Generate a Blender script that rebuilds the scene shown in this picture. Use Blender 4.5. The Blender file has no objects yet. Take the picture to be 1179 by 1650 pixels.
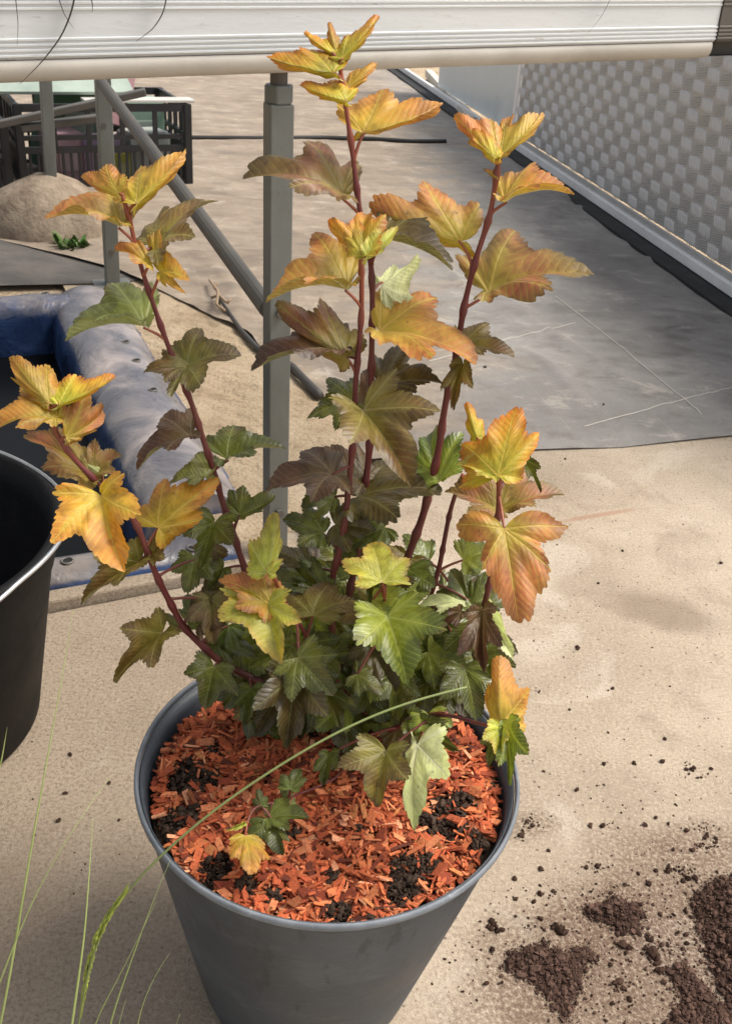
import bpy, bmesh, math, random
import numpy as np
from mathutils import Matrix, Vector

# ------------------------------------------------------------------ camera, world, sun, exposure
PW, PH, FPX = 1179.0, 1650.0, 1600.0
CAM_H, PITCH, ROLL = 0.88, math.radians(30.2), math.radians(4.3)
scene = bpy.context.scene
COL = scene.collection
_fw = np.array([0, math.cos(PITCH), -math.sin(PITCH)])
_rt = np.array([1.0, 0, 0]); _up = np.cross(_rt, _fw)
CR = _rt * math.cos(ROLL) + _up * math.sin(ROLL)
CU = -_rt * math.sin(ROLL) + _up * math.cos(ROLL)
CF = _fw; CC = np.array([0, 0, CAM_H])
cam_data = bpy.data.cameras.new("camera")
cam = bpy.data.objects.new("camera", cam_data); COL.objects.link(cam)
cam.matrix_world = Matrix(((CR[0], CU[0], -CF[0], CC[0]), (CR[1], CU[1], -CF[1], CC[1]),
                           (CR[2], CU[2], -CF[2], CC[2]), (0, 0, 0, 1)))
cam_data.sensor_fit = 'VERTICAL'; cam_data.sensor_height = 36.0
cam_data.lens = 36.0 * FPX / PH
cam_data.clip_start = 0.02; cam_data.clip_end = 500
cam_data.dof.use_dof = True; cam_data.dof.focus_distance = 0.72; cam_data.dof.aperture_fstop = 36.0
scene.camera = cam

SUN_ELEV, SUN_AZ = math.radians(56), math.radians(10)      # azimuth from +X towards +Y
world = bpy.data.worlds.new("World"); scene.world = world; world.use_nodes = True
wn = world.node_tree.nodes; wl = world.node_tree.links
bg = wn["Background"]; sky = wn.new("ShaderNodeTexSky"); sky.sky_type = 'NISHITA'; sky.sun_disc = False
sky.sun_elevation = SUN_ELEV; sky.sun_rotation = math.pi / 2 - SUN_AZ
sky.air_density = 1.0; sky.dust_density = 4.0; sky.ozone_density = 0.6
bg.inputs[1].default_value = 0.15
hz = wn.new("ShaderNodeHueSaturation"); hz.inputs['Saturation'].default_value = .35          # thin white cloud
wl.new(sky.outputs[0], hz.inputs['Color']); wl.new(hz.outputs[0], bg.inputs[0])
sun_d = bpy.data.lights.new("sun", 'SUN'); sun_d.energy = 2.6; sun_d.angle = math.radians(24); sun_d.color = (1.0, 0.93, 0.83)
sun = bpy.data.objects.new("sun", sun_d); COL.objects.link(sun)
_sd = Vector((math.cos(SUN_ELEV) * math.cos(SUN_AZ), math.cos(SUN_ELEV) * math.sin(SUN_AZ), math.sin(SUN_ELEV)))
sun.rotation_euler = _sd.to_track_quat('Z', 'Y').to_euler(); sun.location = _sd * 10
scene.view_settings.view_transform = 'Standard'; scene.view_settings.look = 'None'
scene.view_settings.exposure = 0.45; scene.view_settings.gamma = 1.0
scene.render.engine = 'CYCLES'
scene.cycles.max_bounces = 8; scene.cycles.transparent_max_bounces = 8

# ------------------------------------------------------------------ where things stand
def ray(x, y): return CF + CR * ((x - PW / 2) / FPX) + CU * ((PH / 2 - y) / FPX)
def atz(x, y, z=0.0):
    d = ray(x, y); return CC + d * ((z - CAM_H) / d[2])
def aty(x, y, Y):
    d = ray(x, y); return CC + d * (Y / d[1])
def atplane(x, y, p, n):
    d = ray(x, y); n = np.asarray(n, float); return CC + d * (((np.asarray(p) - CC) @ n) / (d @ n))
def unit(v):
    v = np.asarray(v, float); return v / (np.linalg.norm(v) + 1e-12)
YAW = math.radians(25)
E1 = np.array([math.cos(YAW), math.sin(YAW), 0.0]); E2 = np.array([-math.sin(YAW), math.cos(YAW), 0.0]); EZ = np.array([0, 0, 1.0])
rng = np.random.default_rng(7)

# ------------------------------------------------------------------ object helpers
def link(name, me, parent=None):
    o = bpy.data.objects.new(name, me); COL.objects.link(o)
    if parent is not None:
        o.parent = parent
        o.matrix_parent_inverse = parent.matrix_world.inverted()
    return o
def tag(o, label=None, cat=None, group=None, kind=None):
    if label: o["label"] = label
    if cat: o["category"] = cat
    if group: o["group"] = group
    if kind: o["kind"] = kind
    return o
def empty(name, loc, label, cat, group=None):
    o = bpy.data.objects.new(name, None); COL.objects.link(o)
    o.empty_display_size = 0.05
    o.location = Vector(loc); o.matrix_world = Matrix.Translation(Vector(loc))
    return tag(o, label, cat, group)
class MB:
    """collects verts and faces of one mesh"""
    def __init__(s): s.v = []; s.f = []; s.m = []; s.c = []
    def add(s, vs, fs, mat=0, col=None):
        b = len(s.v); s.v.extend([tuple(map(float, p)) for p in vs])
        s.f.extend([tuple(b + i for i in f) for f in fs]); s.m.extend([mat] * len(fs))
        s.c.extend([col if col is not None else (1, 1, 1)] * len(vs))
    def box(s, c, ax, ay, az, mat=0, col=None, taper=1.0):
        """box centred at c with half-axis vectors"""
        c, ax, ay, az = map(lambda q: np.asarray(q, float), (c, ax, ay, az)); vs = []
        for k in (-1, 1):
            t = taper if k > 0 else 1.0
            for i, j in ((-1, -1), (1, -1), (1, 1), (-1, 1)): vs.append(c + ax * i * t + ay * j * t + az * k)
        s.add(vs, [(3, 2, 1, 0), (4, 5, 6, 7), (0, 1, 5, 4), (1, 2, 6, 5), (2, 3, 7, 6), (3, 0, 4, 7)], mat, col)
    def bar(s, a, b, wx, wz, up=(0, 0, 1), mat=0, col=None):
        a, b = np.asarray(a, float), np.asarray(b, float); d = unit(b - a); sx = unit(np.cross(d, up)); sz = np.cross(sx, d)
        s.box((a + b) / 2, sx * wx / 2, sz * wz / 2, (b - a) / 2, mat, col)
    def tube(s, pts, rad, n=8, mat=0, col=None, cap=True, flat=1.0):
        pts = [np.asarray(p, float) for p in pts]; N = len(pts)
        rad = [rad] * N if np.isscalar(rad) else list(rad)
        t0 = unit(pts[1] - pts[0]); ref = np.array([0, 0, 1.0]) if abs(t0[2]) < .9 else np.array([1.0, 0, 0])
        nx = unit(np.cross(t0, ref)); vs = []
        for i in range(N):
            t = unit(pts[min(i + 1, N - 1)] - pts[max(i - 1, 0)])
            nx = unit(nx - t * (nx @ t)); ny = np.cross(t, nx)
            for k in range(n):
                a = 2 * math.pi * k / n
                vs.append(pts[i] + (nx * math.cos(a) + ny * math.sin(a) * flat) * rad[i])
        fs = [(i * n + k, i * n + (k + 1) % n, (i + 1) * n + (k + 1) % n, (i + 1) * n + k) for i in range(N - 1) for k in range(n)]
        if cap: fs += [tuple(range(n))[::-1], tuple((N - 1) * n + k for k in range(n))]
        s.add(vs, fs, mat, col)
    def lathe(s, prof, c=(0, 0, 0), n=64, mat=0, tilt=None):
        """prof: list of (r, z); axis offset per z through tilt(z)->(dx,dy)"""
        vs = []
        for r, z in prof:
            dx, dy = tilt(z) if tilt else (0, 0)
            for k in range(n):
                a = 2 * math.pi * k / n; vs.append((c[0] + dx + r * math.cos(a), c[1] + dy + r * math.sin(a), c[2] + z))
        fs = [(i * n + k, i * n + (k + 1) % n, (i + 1) * n + (k + 1) % n, (i + 1) * n + k) for i in range(len(prof) - 1) for k in range(n)]
        s.add(vs, fs, mat)
    def rock(s, c, r, seed, sq=1.0, mat=0, col=None, sub=1, rough=.25):
        """small irregular lump"""
        vs, fs = ICO[sub]; g = np.random.default_rng(seed)
        q = vs * (1 + g.normal(0, rough, (len(vs), 1)).clip(-.5, .6)); q = q * np.array([1, g.uniform(.6, 1), sq])
        a = g.uniform(0, 6.28); R = np.array([[math.cos(a), -math.sin(a), 0], [math.sin(a), math.cos(a), 0], [0, 0, 1]])
        s.add(q @ R.T * r + np.asarray(c), fs, mat, col)
    def build(s, name, mats, parent=None, smooth=False, bevel=0.0, seg=2):
        me = bpy.data.meshes.new(name); me.from_pydata(s.v, [], s.f)
        for m in (mats if isinstance(mats, (list, tuple)) else [mats]): me.materials.append(m)
        me.polygons.foreach_set("material_index", s.m)
        if smooth: me.polygons.foreach_set("use_smooth", [True] * len(s.f))
        at = me.color_attributes.new("Col", 'FLOAT_COLOR', 'POINT')
        at.data.foreach_set("color", np.array([(c[0], c[1], c[2], 1) for c in s.c], 'f').ravel())
        me.update()
        o = link(name, me, parent)
        if bevel > 0:
            md = o.modifiers.new("bevel", 'BEVEL'); md.width = bevel; md.segments = seg; md.limit_method = 'ANGLE'; md.angle_limit = math.radians(40)
        return o
def _ico(sub):
    bm = bmesh.new(); bmesh.ops.create_icosphere(bm, subdivisions=sub, radius=1.0)
    r = (np.array([v.co[:] for v in bm.verts]), [tuple(v.index for v in f.verts) for f in bm.faces]); bm.free(); return r
ICO = {1: _ico(1), 2: _ico(2), 3: _ico(3)}
def wob(p, seed, freq, n=5):
    """smooth pseudo noise of (N,2) points, about -1..1"""
    g = np.random.default_rng(seed); p = np.asarray(p, float); out = np.zeros(len(p))
    for i in range(n):
        a = g.uniform(0, 6.28); f = freq * g.uniform(.5, 1.9); out += np.sin((p[:, 0] * math.cos(a) + p[:, 1] * math.sin(a)) * f + g.uniform(0, 6.28))
    return out / n * 1.5
def sheet(name, P, nu, nv, mat, parent=None, smooth=True):
    """P: (nu*nv,3) grid"""
    fs = [(j * nu + i, j * nu + i + 1, (j + 1) * nu + i + 1, (j + 1) * nu + i) for j in range(nv - 1) for i in range(nu - 1)]
    m = MB(); m.add(P, fs); return m.build(name, mat, parent, smooth)

# ------------------------------------------------------------------ materials
def lin(r, g, b): return tuple(((c / 255) / 12.92 if c / 255 <= .04045 else ((c / 255 + .055) / 1.055) ** 2.4) for c in (r, g, b))
class NT:
    def __init__(s, name):
        s.m = bpy.data.materials.new(name); s.m.use_nodes = True; s.t = s.m.node_tree; s.n = s.t.nodes
        s.b = s.n["Principled BSDF"]; s.out = s.n["Material Output"]
    def node(s, typ, **kw):
        nd = s.n.new(typ)
        for k, v in kw.items(): setattr(nd, k, v)
        return nd
    def lk(s, a, b): s.t.links.new(a, b); return s
    def val(s, sock, v):
        if hasattr(v, 'is_output'): s.t.links.new(v, sock)
        else: sock.default_value = v
    def math(s, op, a, b=None, c=None):
        nd = s.node("ShaderNodeMath", operation=op); s.val(nd.inputs[0], a)
        if b is not None: s.val(nd.inputs[1], b)
        if c is not None: s.val(nd.inputs[2], c)
        return nd.outputs[0]
    def mix(s, f, a, b, mode='MIX'):
        nd = s.node("ShaderNodeMix", data_type='RGBA', blend_type=mode); s.val(nd.inputs[0], f)
        for i, q in ((6, a), (7, b)): s.val(nd.inputs[i], q if hasattr(q, 'is_output') else (*q, 1))
        return nd.outputs[2]
    def coord(s, kind="Object", scale=(1, 1, 1), rot=(0, 0, 0)):
        tc = s.node("ShaderNodeTexCoord"); mp = s.node("ShaderNodeMapping")
        mp.inputs['Scale'].default_value = scale; mp.inputs['Rotation'].default_value = rot
        s.lk(tc.outputs[kind], mp.inputs[0]); return mp.outputs[0]
    def noise(s, vec, scale, detail=6, rough=.6, dist=0):
        nd = s.node("ShaderNodeTexNoise"); nd.inputs['Scale'].default_value = scale; nd.inputs['Detail'].default_value = detail
        nd.inputs['Roughness'].default_value = rough; nd.inputs['Distortion'].default_value = dist
        if vec is not None: s.lk(vec, nd.inputs['Vector'])
        return nd.outputs[0]
    def ramp(s, f, stops):
        nd = s.node("ShaderNodeValToRGB"); e = nd.color_ramp.elements
        while len(e) < len(stops): e.new(.5)
        for el, (p, c) in zip(e, stops): el.position = p; el.color = (*c, 1) if not np.isscalar(c) else (c, c, c, 1)
        s.lk(f, nd.inputs[0]); return nd.outputs[0]
    def rng(s, f, a, b, c=0.0, d=1.0):
        nd = s.node("ShaderNodeMapRange"); nd.interpolation_type = 'SMOOTHSTEP'; s.val(nd.inputs[0], f)
        for i, v in enumerate((a, b, c, d)): s.val(nd.inputs[i + 1], v)
        return nd.outputs[0]
    def attr(s, name):
        nd = s.node("ShaderNodeAttribute"); nd.attribute_name = name; return nd
    def bump(s, h, dist, strength=1.0, normal=None):
        nd = s.node("ShaderNodeBump"); nd.inputs['Strength'].default_value = strength; nd.inputs['Distance'].default_value = dist
        s.lk(h, nd.inputs['Height'])
        if normal is not None: s.lk(normal, nd.inputs['Normal'])
        return nd.outputs[0]
    def fin(s, color=None, rough=None, metal=None, normal=None, spec=None):
        for k, v in (('Base Color', color), ('Roughness', rough), ('Metallic', metal), ('Normal', normal), ('Specular IOR Level', spec)):
            if v is None: continue
            if k == 'Base Color' and not hasattr(v, 'is_output'): v = (*v, 1)
            s.val(s.b.inputs[k], v)
        return s.m
def simple(name, c1, c2, scale=8, rough=.6, bump=.0006, bscale=60, metal=0.0, spec=.5, coord="Object", stretch=(1, 1, 1)):
    t = NT(name); v = t.coord(coord, stretch); n = t.noise(v, scale); n2 = t.noise(v, bscale, 4)
    return t.fin(t.ramp(n, [(.3, c1), (.7, c2)]), t.rng(n, .3, .7, rough - .08, rough + .1), metal, t.bump(n2, bump), spec)

def mat_concrete():
    t = NT("concrete"); v = t.coord("Object")
    big = t.noise(v, 2.2, 5, .55); mid = t.noise(v, 14, 8, .7); fine = t.noise(v, 220, 6, .75); grain = t.noise(v, 620, 3, .6)
    c = t.ramp(big, [(.32, (.36, .286, .210)), (.5, (.47, .381, .284)), (.68, (.59, .490, .378))])
    c = t.mix(t.rng(mid, .52, .68, 0, .45), c, (.30, .24, .175))
    blot = t.noise(v, 5.5, 6, .6, .8); c = t.mix(t.rng(blot, .50, .66, 0, .38), c, (.27, .205, .145)); c = t.mix(t.rng(blot, .45, .32, 0, .40), c, (.68, .60, .49))
    c = t.mix(t.rng(fine, .50, .66, 0, .48), c, (.19, .145, .105))
    c = t.mix(t.rng(fine, .47, .36, 0, .45), c, (.72, .62, .47))
    c = t.mix(t.rng(grain, .55, .70, 0, .45), c, (.20, .15, .10))
    vo = t.node("ShaderNodeTexVoronoi"); vo.inputs['Scale'].default_value = 95; vo.inputs['Randomness'].default_value = 1; t.lk(v, vo.inputs['Vector'])
    vr = t.node("ShaderNodeSeparateColor"); t.lk(vo.outputs['Color'], vr.inputs[0])
    speck = t.math('MULTIPLY', t.rng(vo.outputs['Distance'], .22, .10), t.math('GREATER_THAN', vr.outputs[0], .72))
    c = t.mix(t.math('MULTIPLY', speck, .75), c, (.10, .07, .05))
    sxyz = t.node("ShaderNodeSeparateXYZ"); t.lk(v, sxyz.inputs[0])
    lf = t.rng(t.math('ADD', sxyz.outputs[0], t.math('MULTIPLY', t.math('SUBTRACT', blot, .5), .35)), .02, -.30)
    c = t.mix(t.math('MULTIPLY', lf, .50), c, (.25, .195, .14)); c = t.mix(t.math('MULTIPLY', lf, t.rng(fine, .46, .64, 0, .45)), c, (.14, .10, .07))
    h = t.math('ADD', t.math('MULTIPLY', fine, .7), t.math('MULTIPLY', grain, .4))
    # fixed-shape patches: soil stains, a scuff, a brown blot and painted-in shade
    def stain_shade(px, py, rx, ry, rot):
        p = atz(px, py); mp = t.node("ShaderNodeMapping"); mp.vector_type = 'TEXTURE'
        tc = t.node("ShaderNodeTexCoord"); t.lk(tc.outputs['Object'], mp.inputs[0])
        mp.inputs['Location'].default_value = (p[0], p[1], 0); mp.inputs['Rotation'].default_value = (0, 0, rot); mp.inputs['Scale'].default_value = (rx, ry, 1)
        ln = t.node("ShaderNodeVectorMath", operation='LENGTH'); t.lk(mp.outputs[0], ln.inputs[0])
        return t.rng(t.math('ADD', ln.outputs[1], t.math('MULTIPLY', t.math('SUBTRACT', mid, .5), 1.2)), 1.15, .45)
    c = t.mix(t.math('MULTIPLY', stain_shade(1065, 985, .105, .055, -.35), .60), c, (.22, .165, .115))  # soft-edged darker brown blot
    c = t.mix(t.math('MULTIPLY', stain_shade(965, 830, .10, .008, .42), .5), c, (.36, .17, .10))
    c = t.mix(t.math('MULTIPLY', stain_shade(1150, 1590, .26, .20, .2), .30), c, (.20, .12, .08))
    c = t.mix(t.math('MULTIPLY', stain_shade(150, 1620, .34, .26, .2), .22), c, (.22, .165, .115))  # soft shade left of the pot, put into the floor colour
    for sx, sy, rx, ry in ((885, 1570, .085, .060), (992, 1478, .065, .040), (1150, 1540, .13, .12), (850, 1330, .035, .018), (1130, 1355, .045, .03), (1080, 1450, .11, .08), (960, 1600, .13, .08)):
        c = t.mix(t.math('MULTIPLY', stain_shade(sx, sy, rx * 1.25, ry * 1.35, .3), t.rng(fine, .40, .60, .04, .62)), c, (.15, .095, .065))
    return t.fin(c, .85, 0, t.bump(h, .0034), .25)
def mat_sand(name="sand_dirt"):
    t = NT(name); v = t.coord("Object"); n = t.noise(v, 6, 8, .65); f = t.noise(v, 150, 6, .7)
    c = t.ramp(n, [(.3, (.42, .31, .20)), (.55, (.56, .44, .30)), (.75, (.64, .53, .39))])
    c = t.mix(t.rng(f, .52, .68, 0, .6), c, (.19, .135, .085)); m2 = t.noise(v, 38, 7, .7); c = t.mix(t.rng(m2, .52, .7, 0, .5), c, (.26, .19, .125))
    return t.fin(c, .95, 0, t.bump(t.math('ADD', f, t.math('MULTIPLY', m2, 2.2)), .007), .1)
def mat_fabric():
    t = NT("woven_ground_fabric"); v = t.coord("Object"); a = t.attr("Col")
    n = t.noise(v, 2.4, 8, .62, .4); n2 = t.noise(t.coord("Object", (1, 1.9, 1), (0, 0, -.25)), 3.6, 9, .70, .35); f = t.noise(v, 190, 5, .7)
    grey = t.ramp(n, [(.3, (.21, .197, .183)), (.5, (.29, .272, .252)), (.7, (.38, .36, .335))])
    sandc = t.ramp(n2, [(.3, (.20, .155, .115)), (.52, (.33, .262, .195)), (.75, (.48, .39, .295))])
    sp = t.node("ShaderNodeSeparateColor"); t.lk(a.outputs['Color'], sp.inputs[0])
    c = t.mix(t.rng(t.math('ADD', sp.outputs[0], t.math('MULTIPLY', t.math('SUBTRACT', n2, .5), 1.1)), .25, .75), grey, sandc)
    c = t.mix(t.math('MULTIPLY', t.rng(n2, .56, .70), t.math('MULTIPLY', sp.outputs[1], .75)), c, (.105, .095, .088))
    n3 = t.noise(t.coord("Object", (1, 1.5, 1), (0, 0, -.3)), 8, 9, .74, .3); c = t.mix(t.rng(n3, .50, .66, 0, .55), c, (.17, .15, .13)); c = t.mix(t.rng(n3, .46, .34, 0, .4), c, (.62, .55, .46))
    vd = t.node("ShaderNodeTexVoronoi", feature='SMOOTH_F1'); vd.inputs['Scale'].default_value = 11; t.lk(t.coord("Object", (1, 1.5, 1), (0, 0, -.3)), vd.inputs['Vector'])
    c = t.mix(t.math('MULTIPLY', t.rng(vd.outputs['Distance'], .42, .16), t.math('MULTIPLY', sp.outputs[1], .38)), c, (.12, .11, .10))
    c = t.mix(t.rng(f, .53, .70, 0, .40), c, (.13, .11, .09))
    c = t.mix(t.math('MULTIPLY', sp.outputs[2], .55), c, (.62, .58, .50))
    gx = t.node("ShaderNodeSeparateXYZ"); t.lk(t.coord("Object", (1, 1, 1), (0, 0, -.29)), gx.inputs[0]); gl = []
    for ax in (0, 1): gl.append(t.rng(t.math('ABSOLUTE', t.math('SUBTRACT', t.math('FRACT', t.math('MULTIPLY', gx.outputs[ax], 9.0)), .5)), .018, .004))
    c = t.mix(t.math('MULTIPLY', t.math('MAXIMUM', gl[0], gl[1]), t.rng(n3, .30, .60, .30, .0)), c, (.60, .56, .50))
    # weave
    w = t.node("ShaderNodeTexBrick"); w.inputs['Scale'].default_value = 260; t.lk(t.coord("Object", (1, 1, 1), (0, 0, -.29)), w.inputs['Vector'])
    h = t.math('ADD', t.math('MULTIPLY', w.outputs['Fac'], -.25), t.math('MULTIPLY', f, .8))
    return t.fin(c, .72, 0, t.bump(h, .0012), .35)
def mat_plastic(name, c1, c2, rough=.5, streak=True, scuff=(.13, .15, .17), spec=.45):
    t = NT(name); v = t.coord("Object"); n = t.noise(v, 9, 6, .6)
    c = t.ramp(n, [(.35, c1), (.7, c2)])
    sc = t.noise(t.coord("Object", (3, 3, 16), (.5, .3, .2)), 9, 9, .78, 1.0); cl = t.noise(v, 7, 7, .7)
    c = t.mix(t.rng(cl, .50, .68, 0, .28), c, scuff)
    c = t.mix(t.rng(sc, .55, .66, 0, .42), c, scuff)
    if streak:
        st = t.noise(t.coord("Object", (26, 26, 1.2)), 2.2, 5, .6)
        c = t.mix(t.rng(st, .58, .66, 0, .50), c, tuple(q * .35 for q in c1))
        du = t.noise(t.coord("Object", (1, 1, 2)), 16, 8, .75)
        c = t.mix(t.rng(du, .55, .78, 0, .16), c, (.20, .20, .20))
    f = t.noise(v, 300, 3, .6)
    h = t.math('ADD', t.math('MULTIPLY', f, .3), sc)
    return t.fin(c, t.rng(n, .3, .7, rough - .08, rough + .12), 0, t.bump(h, .0005), spec)
def mat_metal(name, c1, c2, rough=.4, metal=.75, stretch=(4, 4, 4), dirt=(.13, .10, .075), damt=.5):
    t = NT(name); v = t.coord("Object", stretch); n = t.noise(v, 3, 7, .65); f = t.noise(t.coord("Object"), 70, 6, .7)
    c = t.ramp(n, [(.3, c1), (.7, c2)])
    c = t.mix(t.rng(f, .58, .72, 0, damt), c, dirt)
    return t.fin(c, t.rng(n, .3, .7, rough - .08, rough + .18), metal, t.bump(f, .0004), .5)
def mat_vcol(name, rough=.8, bs=120, bd=.0012, var=.25, spec=.25):
    t = NT(name); a = t.attr("Col"); v = t.coord("Object"); n = t.noise(v, bs, 6, .7); g = t.noise(v, bs * .3, 4)
    c = t.mix(t.rng(n, .45, .7, 0, var), a.outputs['Color'], (.05, .03, .02))
    return t.fin(c, rough, 0, t.bump(n, bd), spec)
def mat_tarp():
    t = NT("blue_tarp"); v = t.coord("Object"); n = t.noise(v, 8, 5, .55, .6); f = t.noise(v, 55, 7, .7); d = t.noise(v, 2.5, 5, .6)
    geo = t.node("ShaderNodeNewGeometry"); sx = t.node("ShaderNodeSeparateXYZ"); t.lk(geo.outputs['Normal'], sx.inputs[0])
    a = t.attr("Col"); sp = t.node("ShaderNodeSeparateColor"); t.lk(a.outputs['Color'], sp.inputs[0])
    blue = t.ramp(n, [(.3, (.010, .022, .06)), (.7, (.03, .065, .17))])
    dust = t.ramp(n, [(.3, (.055, .058, .075)), (.48, (.155, .147, .158)), (.72, (.42, .36, .335))])
    c = t.mix(t.rng(t.math('ADD', sp.outputs[0], t.math('MULTIPLY', t.math('SUBTRACT', f, .5), .8)), .3, .8), blue, dust)
    c = t.mix(t.math('MULTIPLY', t.rng(d, .5, .68), t.math('MULTIPLY', sp.outputs[0], .6)), c, (.52, .42, .30))
    return t.fin(c, t.rng(n, .3, .7, .24, .42), 0, t.bump(t.math('ADD', t.math('MULTIPLY', n, 2.5), t.math('MULTIPLY', f, .12)), .0045), .5)
def mat_leaf():
    t = NT("leaf_blade"); lc = t.attr("lc"); ca = t.attr("Col"); ve = t.attr("Vein"); un = t.attr("Under")
    s3 = t.node("ShaderNodeSeparateXYZ"); t.lk(lc.outputs['Vector'], s3.inputs[0]); x, y, sd = s3.outputs[0], s3.outputs[1], s3.outputs[2]
    th = t.math('ARCTAN2', x, y); r = t.math('SQRT', t.math('ADD', t.math('MULTIPLY', x, x), t.math('MULTIPLY', y, y)))
    K = math.radians(50)
    k = t.math('MAXIMUM', t.math('MINIMUM', t.math('ROUND', t.math('DIVIDE', th, K)), 2), -2)
    tp = t.math('SUBTRACT', th, t.math('MULTIPLY', k, K))
    s = t.math('MULTIPLY', r, t.math('COSINE', tp)); tt = t.math('ABSOLUTE', t.math('MULTIPLY', r, t.math('SINE', tp)))
    w = t.math('MULTIPLY', t.math('SUBTRACT', 1.12, s), .017)
    main = t.rng(t.math('DIVIDE', tt, w), 1.0, .35)
    cx = t.node("ShaderNodeCombineXYZ"); t.lk(x, cx.inputs[0]); t.lk(y, cx.inputs[1]); t.lk(sd, cx.inputs[2])
    nz = t.noise(cx.outputs[0], 5, 3, .5)
    ph = t.math('ADD', t.math('MULTIPLY', t.math('SUBTRACT', s, t.math('MULTIPLY', tt, 1.1)), 10.5), t.math('MULTIPLY', t.math('SUBTRACT', nz, .5), .9))
    fr = t.math('FRACT', t.math('ADD', ph, 20)); f = t.math('ABSOLUTE', t.math('SUBTRACT', t.math('MULTIPLY', fr, 2), 1))   # 0 on the vein
    sec = t.math('MULTIPLY', t.rng(f, .16, .03), t.rng(s, .02, .10))
    vo = t.node("ShaderNodeTexVoronoi", feature='DISTANCE_TO_EDGE'); vo.inputs['Scale'].default_value = 30; t.lk(cx.outputs[0], vo.inputs['Vector'])
    ret = t.rng(vo.outputs['Distance'], .10, .0)
    fine = t.noise(cx.outputs[0], 26, 6, .7); patch = t.noise(cx.outputs[0], 4.2, 5, .6, .6)
    base = ca.outputs['Color']
    base = t.mix(t.rng(fine, .45, .7, 0, .28), base, t.mix(.5, base, ve.outputs['Color']))
    hs = t.node("ShaderNodeHueSaturation"); t.lk(base, hs.inputs['Color']); t.lk(t.rng(patch, .3, .7, .70, 1.28), hs.inputs['Value'])
    base = hs.outputs[0]
    ha = t.attr("Halo")
    halo = t.math('MAXIMUM', t.math('MULTIPLY', t.rng(t.math('DIVIDE', tt, w), 5.5, 1.0), .80), t.math('MULTIPLY', t.rng(f, .62, .10), .36))
    base = t.mix(t.math('MULTIPLY', halo, t.rng(t.math('ADD', patch, t.math('MULTIPLY', s, -.25)), .22, .50)), base, ha.outputs['Color'])
    vm = t.math('MINIMUM', t.math('ADD', t.math('MULTIPLY', main, .95), t.math('ADD', t.math('MULTIPLY', sec, .34), t.math('MULTIPLY', ret, .10))), 1)
    top = t.mix(vm, base, ve.outputs['Color'])
    geo = t.node("ShaderNodeNewGeometry")
    hu = t.node("ShaderNodeHueSaturation"); t.lk(un.outputs['Color'], hu.inputs['Color']); t.lk(t.rng(t.math('ADD', patch, t.math('MULTIPLY', fine, .5)), .5, 1.0, .68, 1.12), hu.inputs['Value'])
    und = t.mix(t.math('MINIMUM', t.math('MULTIPLY', vm, 1.3), 1), hu.outputs[0], t.mix(.75, un.outputs['Color'], (.74, .78, .52)))
    c = t.mix(geo.outputs['Backfacing'], top, und)
    # small brown flecks
    vb = t.node("ShaderNodeTexVoronoi"); vb.inputs['Scale'].default_value = 9; t.lk(cx.outputs[0], vb.inputs['Vector'])
    vs = t.node("ShaderNodeSeparateColor"); t.lk(vb.outputs['Color'], vs.inputs[0])
    c = t.mix(t.math('MULTIPLY', t.rng(vb.outputs['Distance'], .20, .07), t.math('MULTIPLY', t.math('GREATER_THAN', vs.outputs[0], .80), .75)), c, (.07, .035, .02))
    quilt = t.math('MULTIPLY', t.math('SINE', t.math('MULTIPLY', f, 1.57)), .8)
    h = t.math('SUBTRACT', t.math('ADD', quilt, t.math('MULTIPLY', fine, .5)), t.math('ADD', t.math('MULTIPLY', main, 1.1), t.math('MULTIPLY', ret, .12)))
    nb = t.bump(h, .00027, .7)
    t.fin(c, ca.outputs['Alpha'], 0, nb, .55)
    tr = t.node("ShaderNodeBsdfTranslucent"); t.lk(nb, tr.inputs['Normal'])
    hs2 = t.node("ShaderNodeHueSaturation"); hs2.inputs['Saturation'].default_value = 1.08; hs2.inputs['Value'].default_value = 1.1; t.lk(top, hs2.inputs['Color']); t.lk(hs2.outputs[0], tr.inputs['Color'])
    mx = t.node("ShaderNodeMixShader"); mx.inputs[0].default_value = .30
    t.lk(t.b.outputs[0], mx.inputs[1]); t.lk(tr.outputs[0], mx.inputs[2]); t.lk(mx.outputs[0], t.out.inputs['Surface'])
    return t.m
def mat_stem():
    t = NT("red_stem_bark"); v = t.coord("Object", (1, 1, .25)); n = t.noise(v, 90, 6, .65); g = t.noise(t.coord("Object"), 9, 4); vc = t.attr("Col")
    c = t.mix(t.rng(n, .4, .7, 0, .55), vc.outputs['Color'], t.mix(.5, vc.outputs['Color'], (.30, .13, .09)))
    c = t.mix(t.rng(g, .45, .7, 0, .5), c, (.045, .012, .014))
    return t.fin(c, .42, 0, t.bump(n, .0006), .5)

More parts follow.
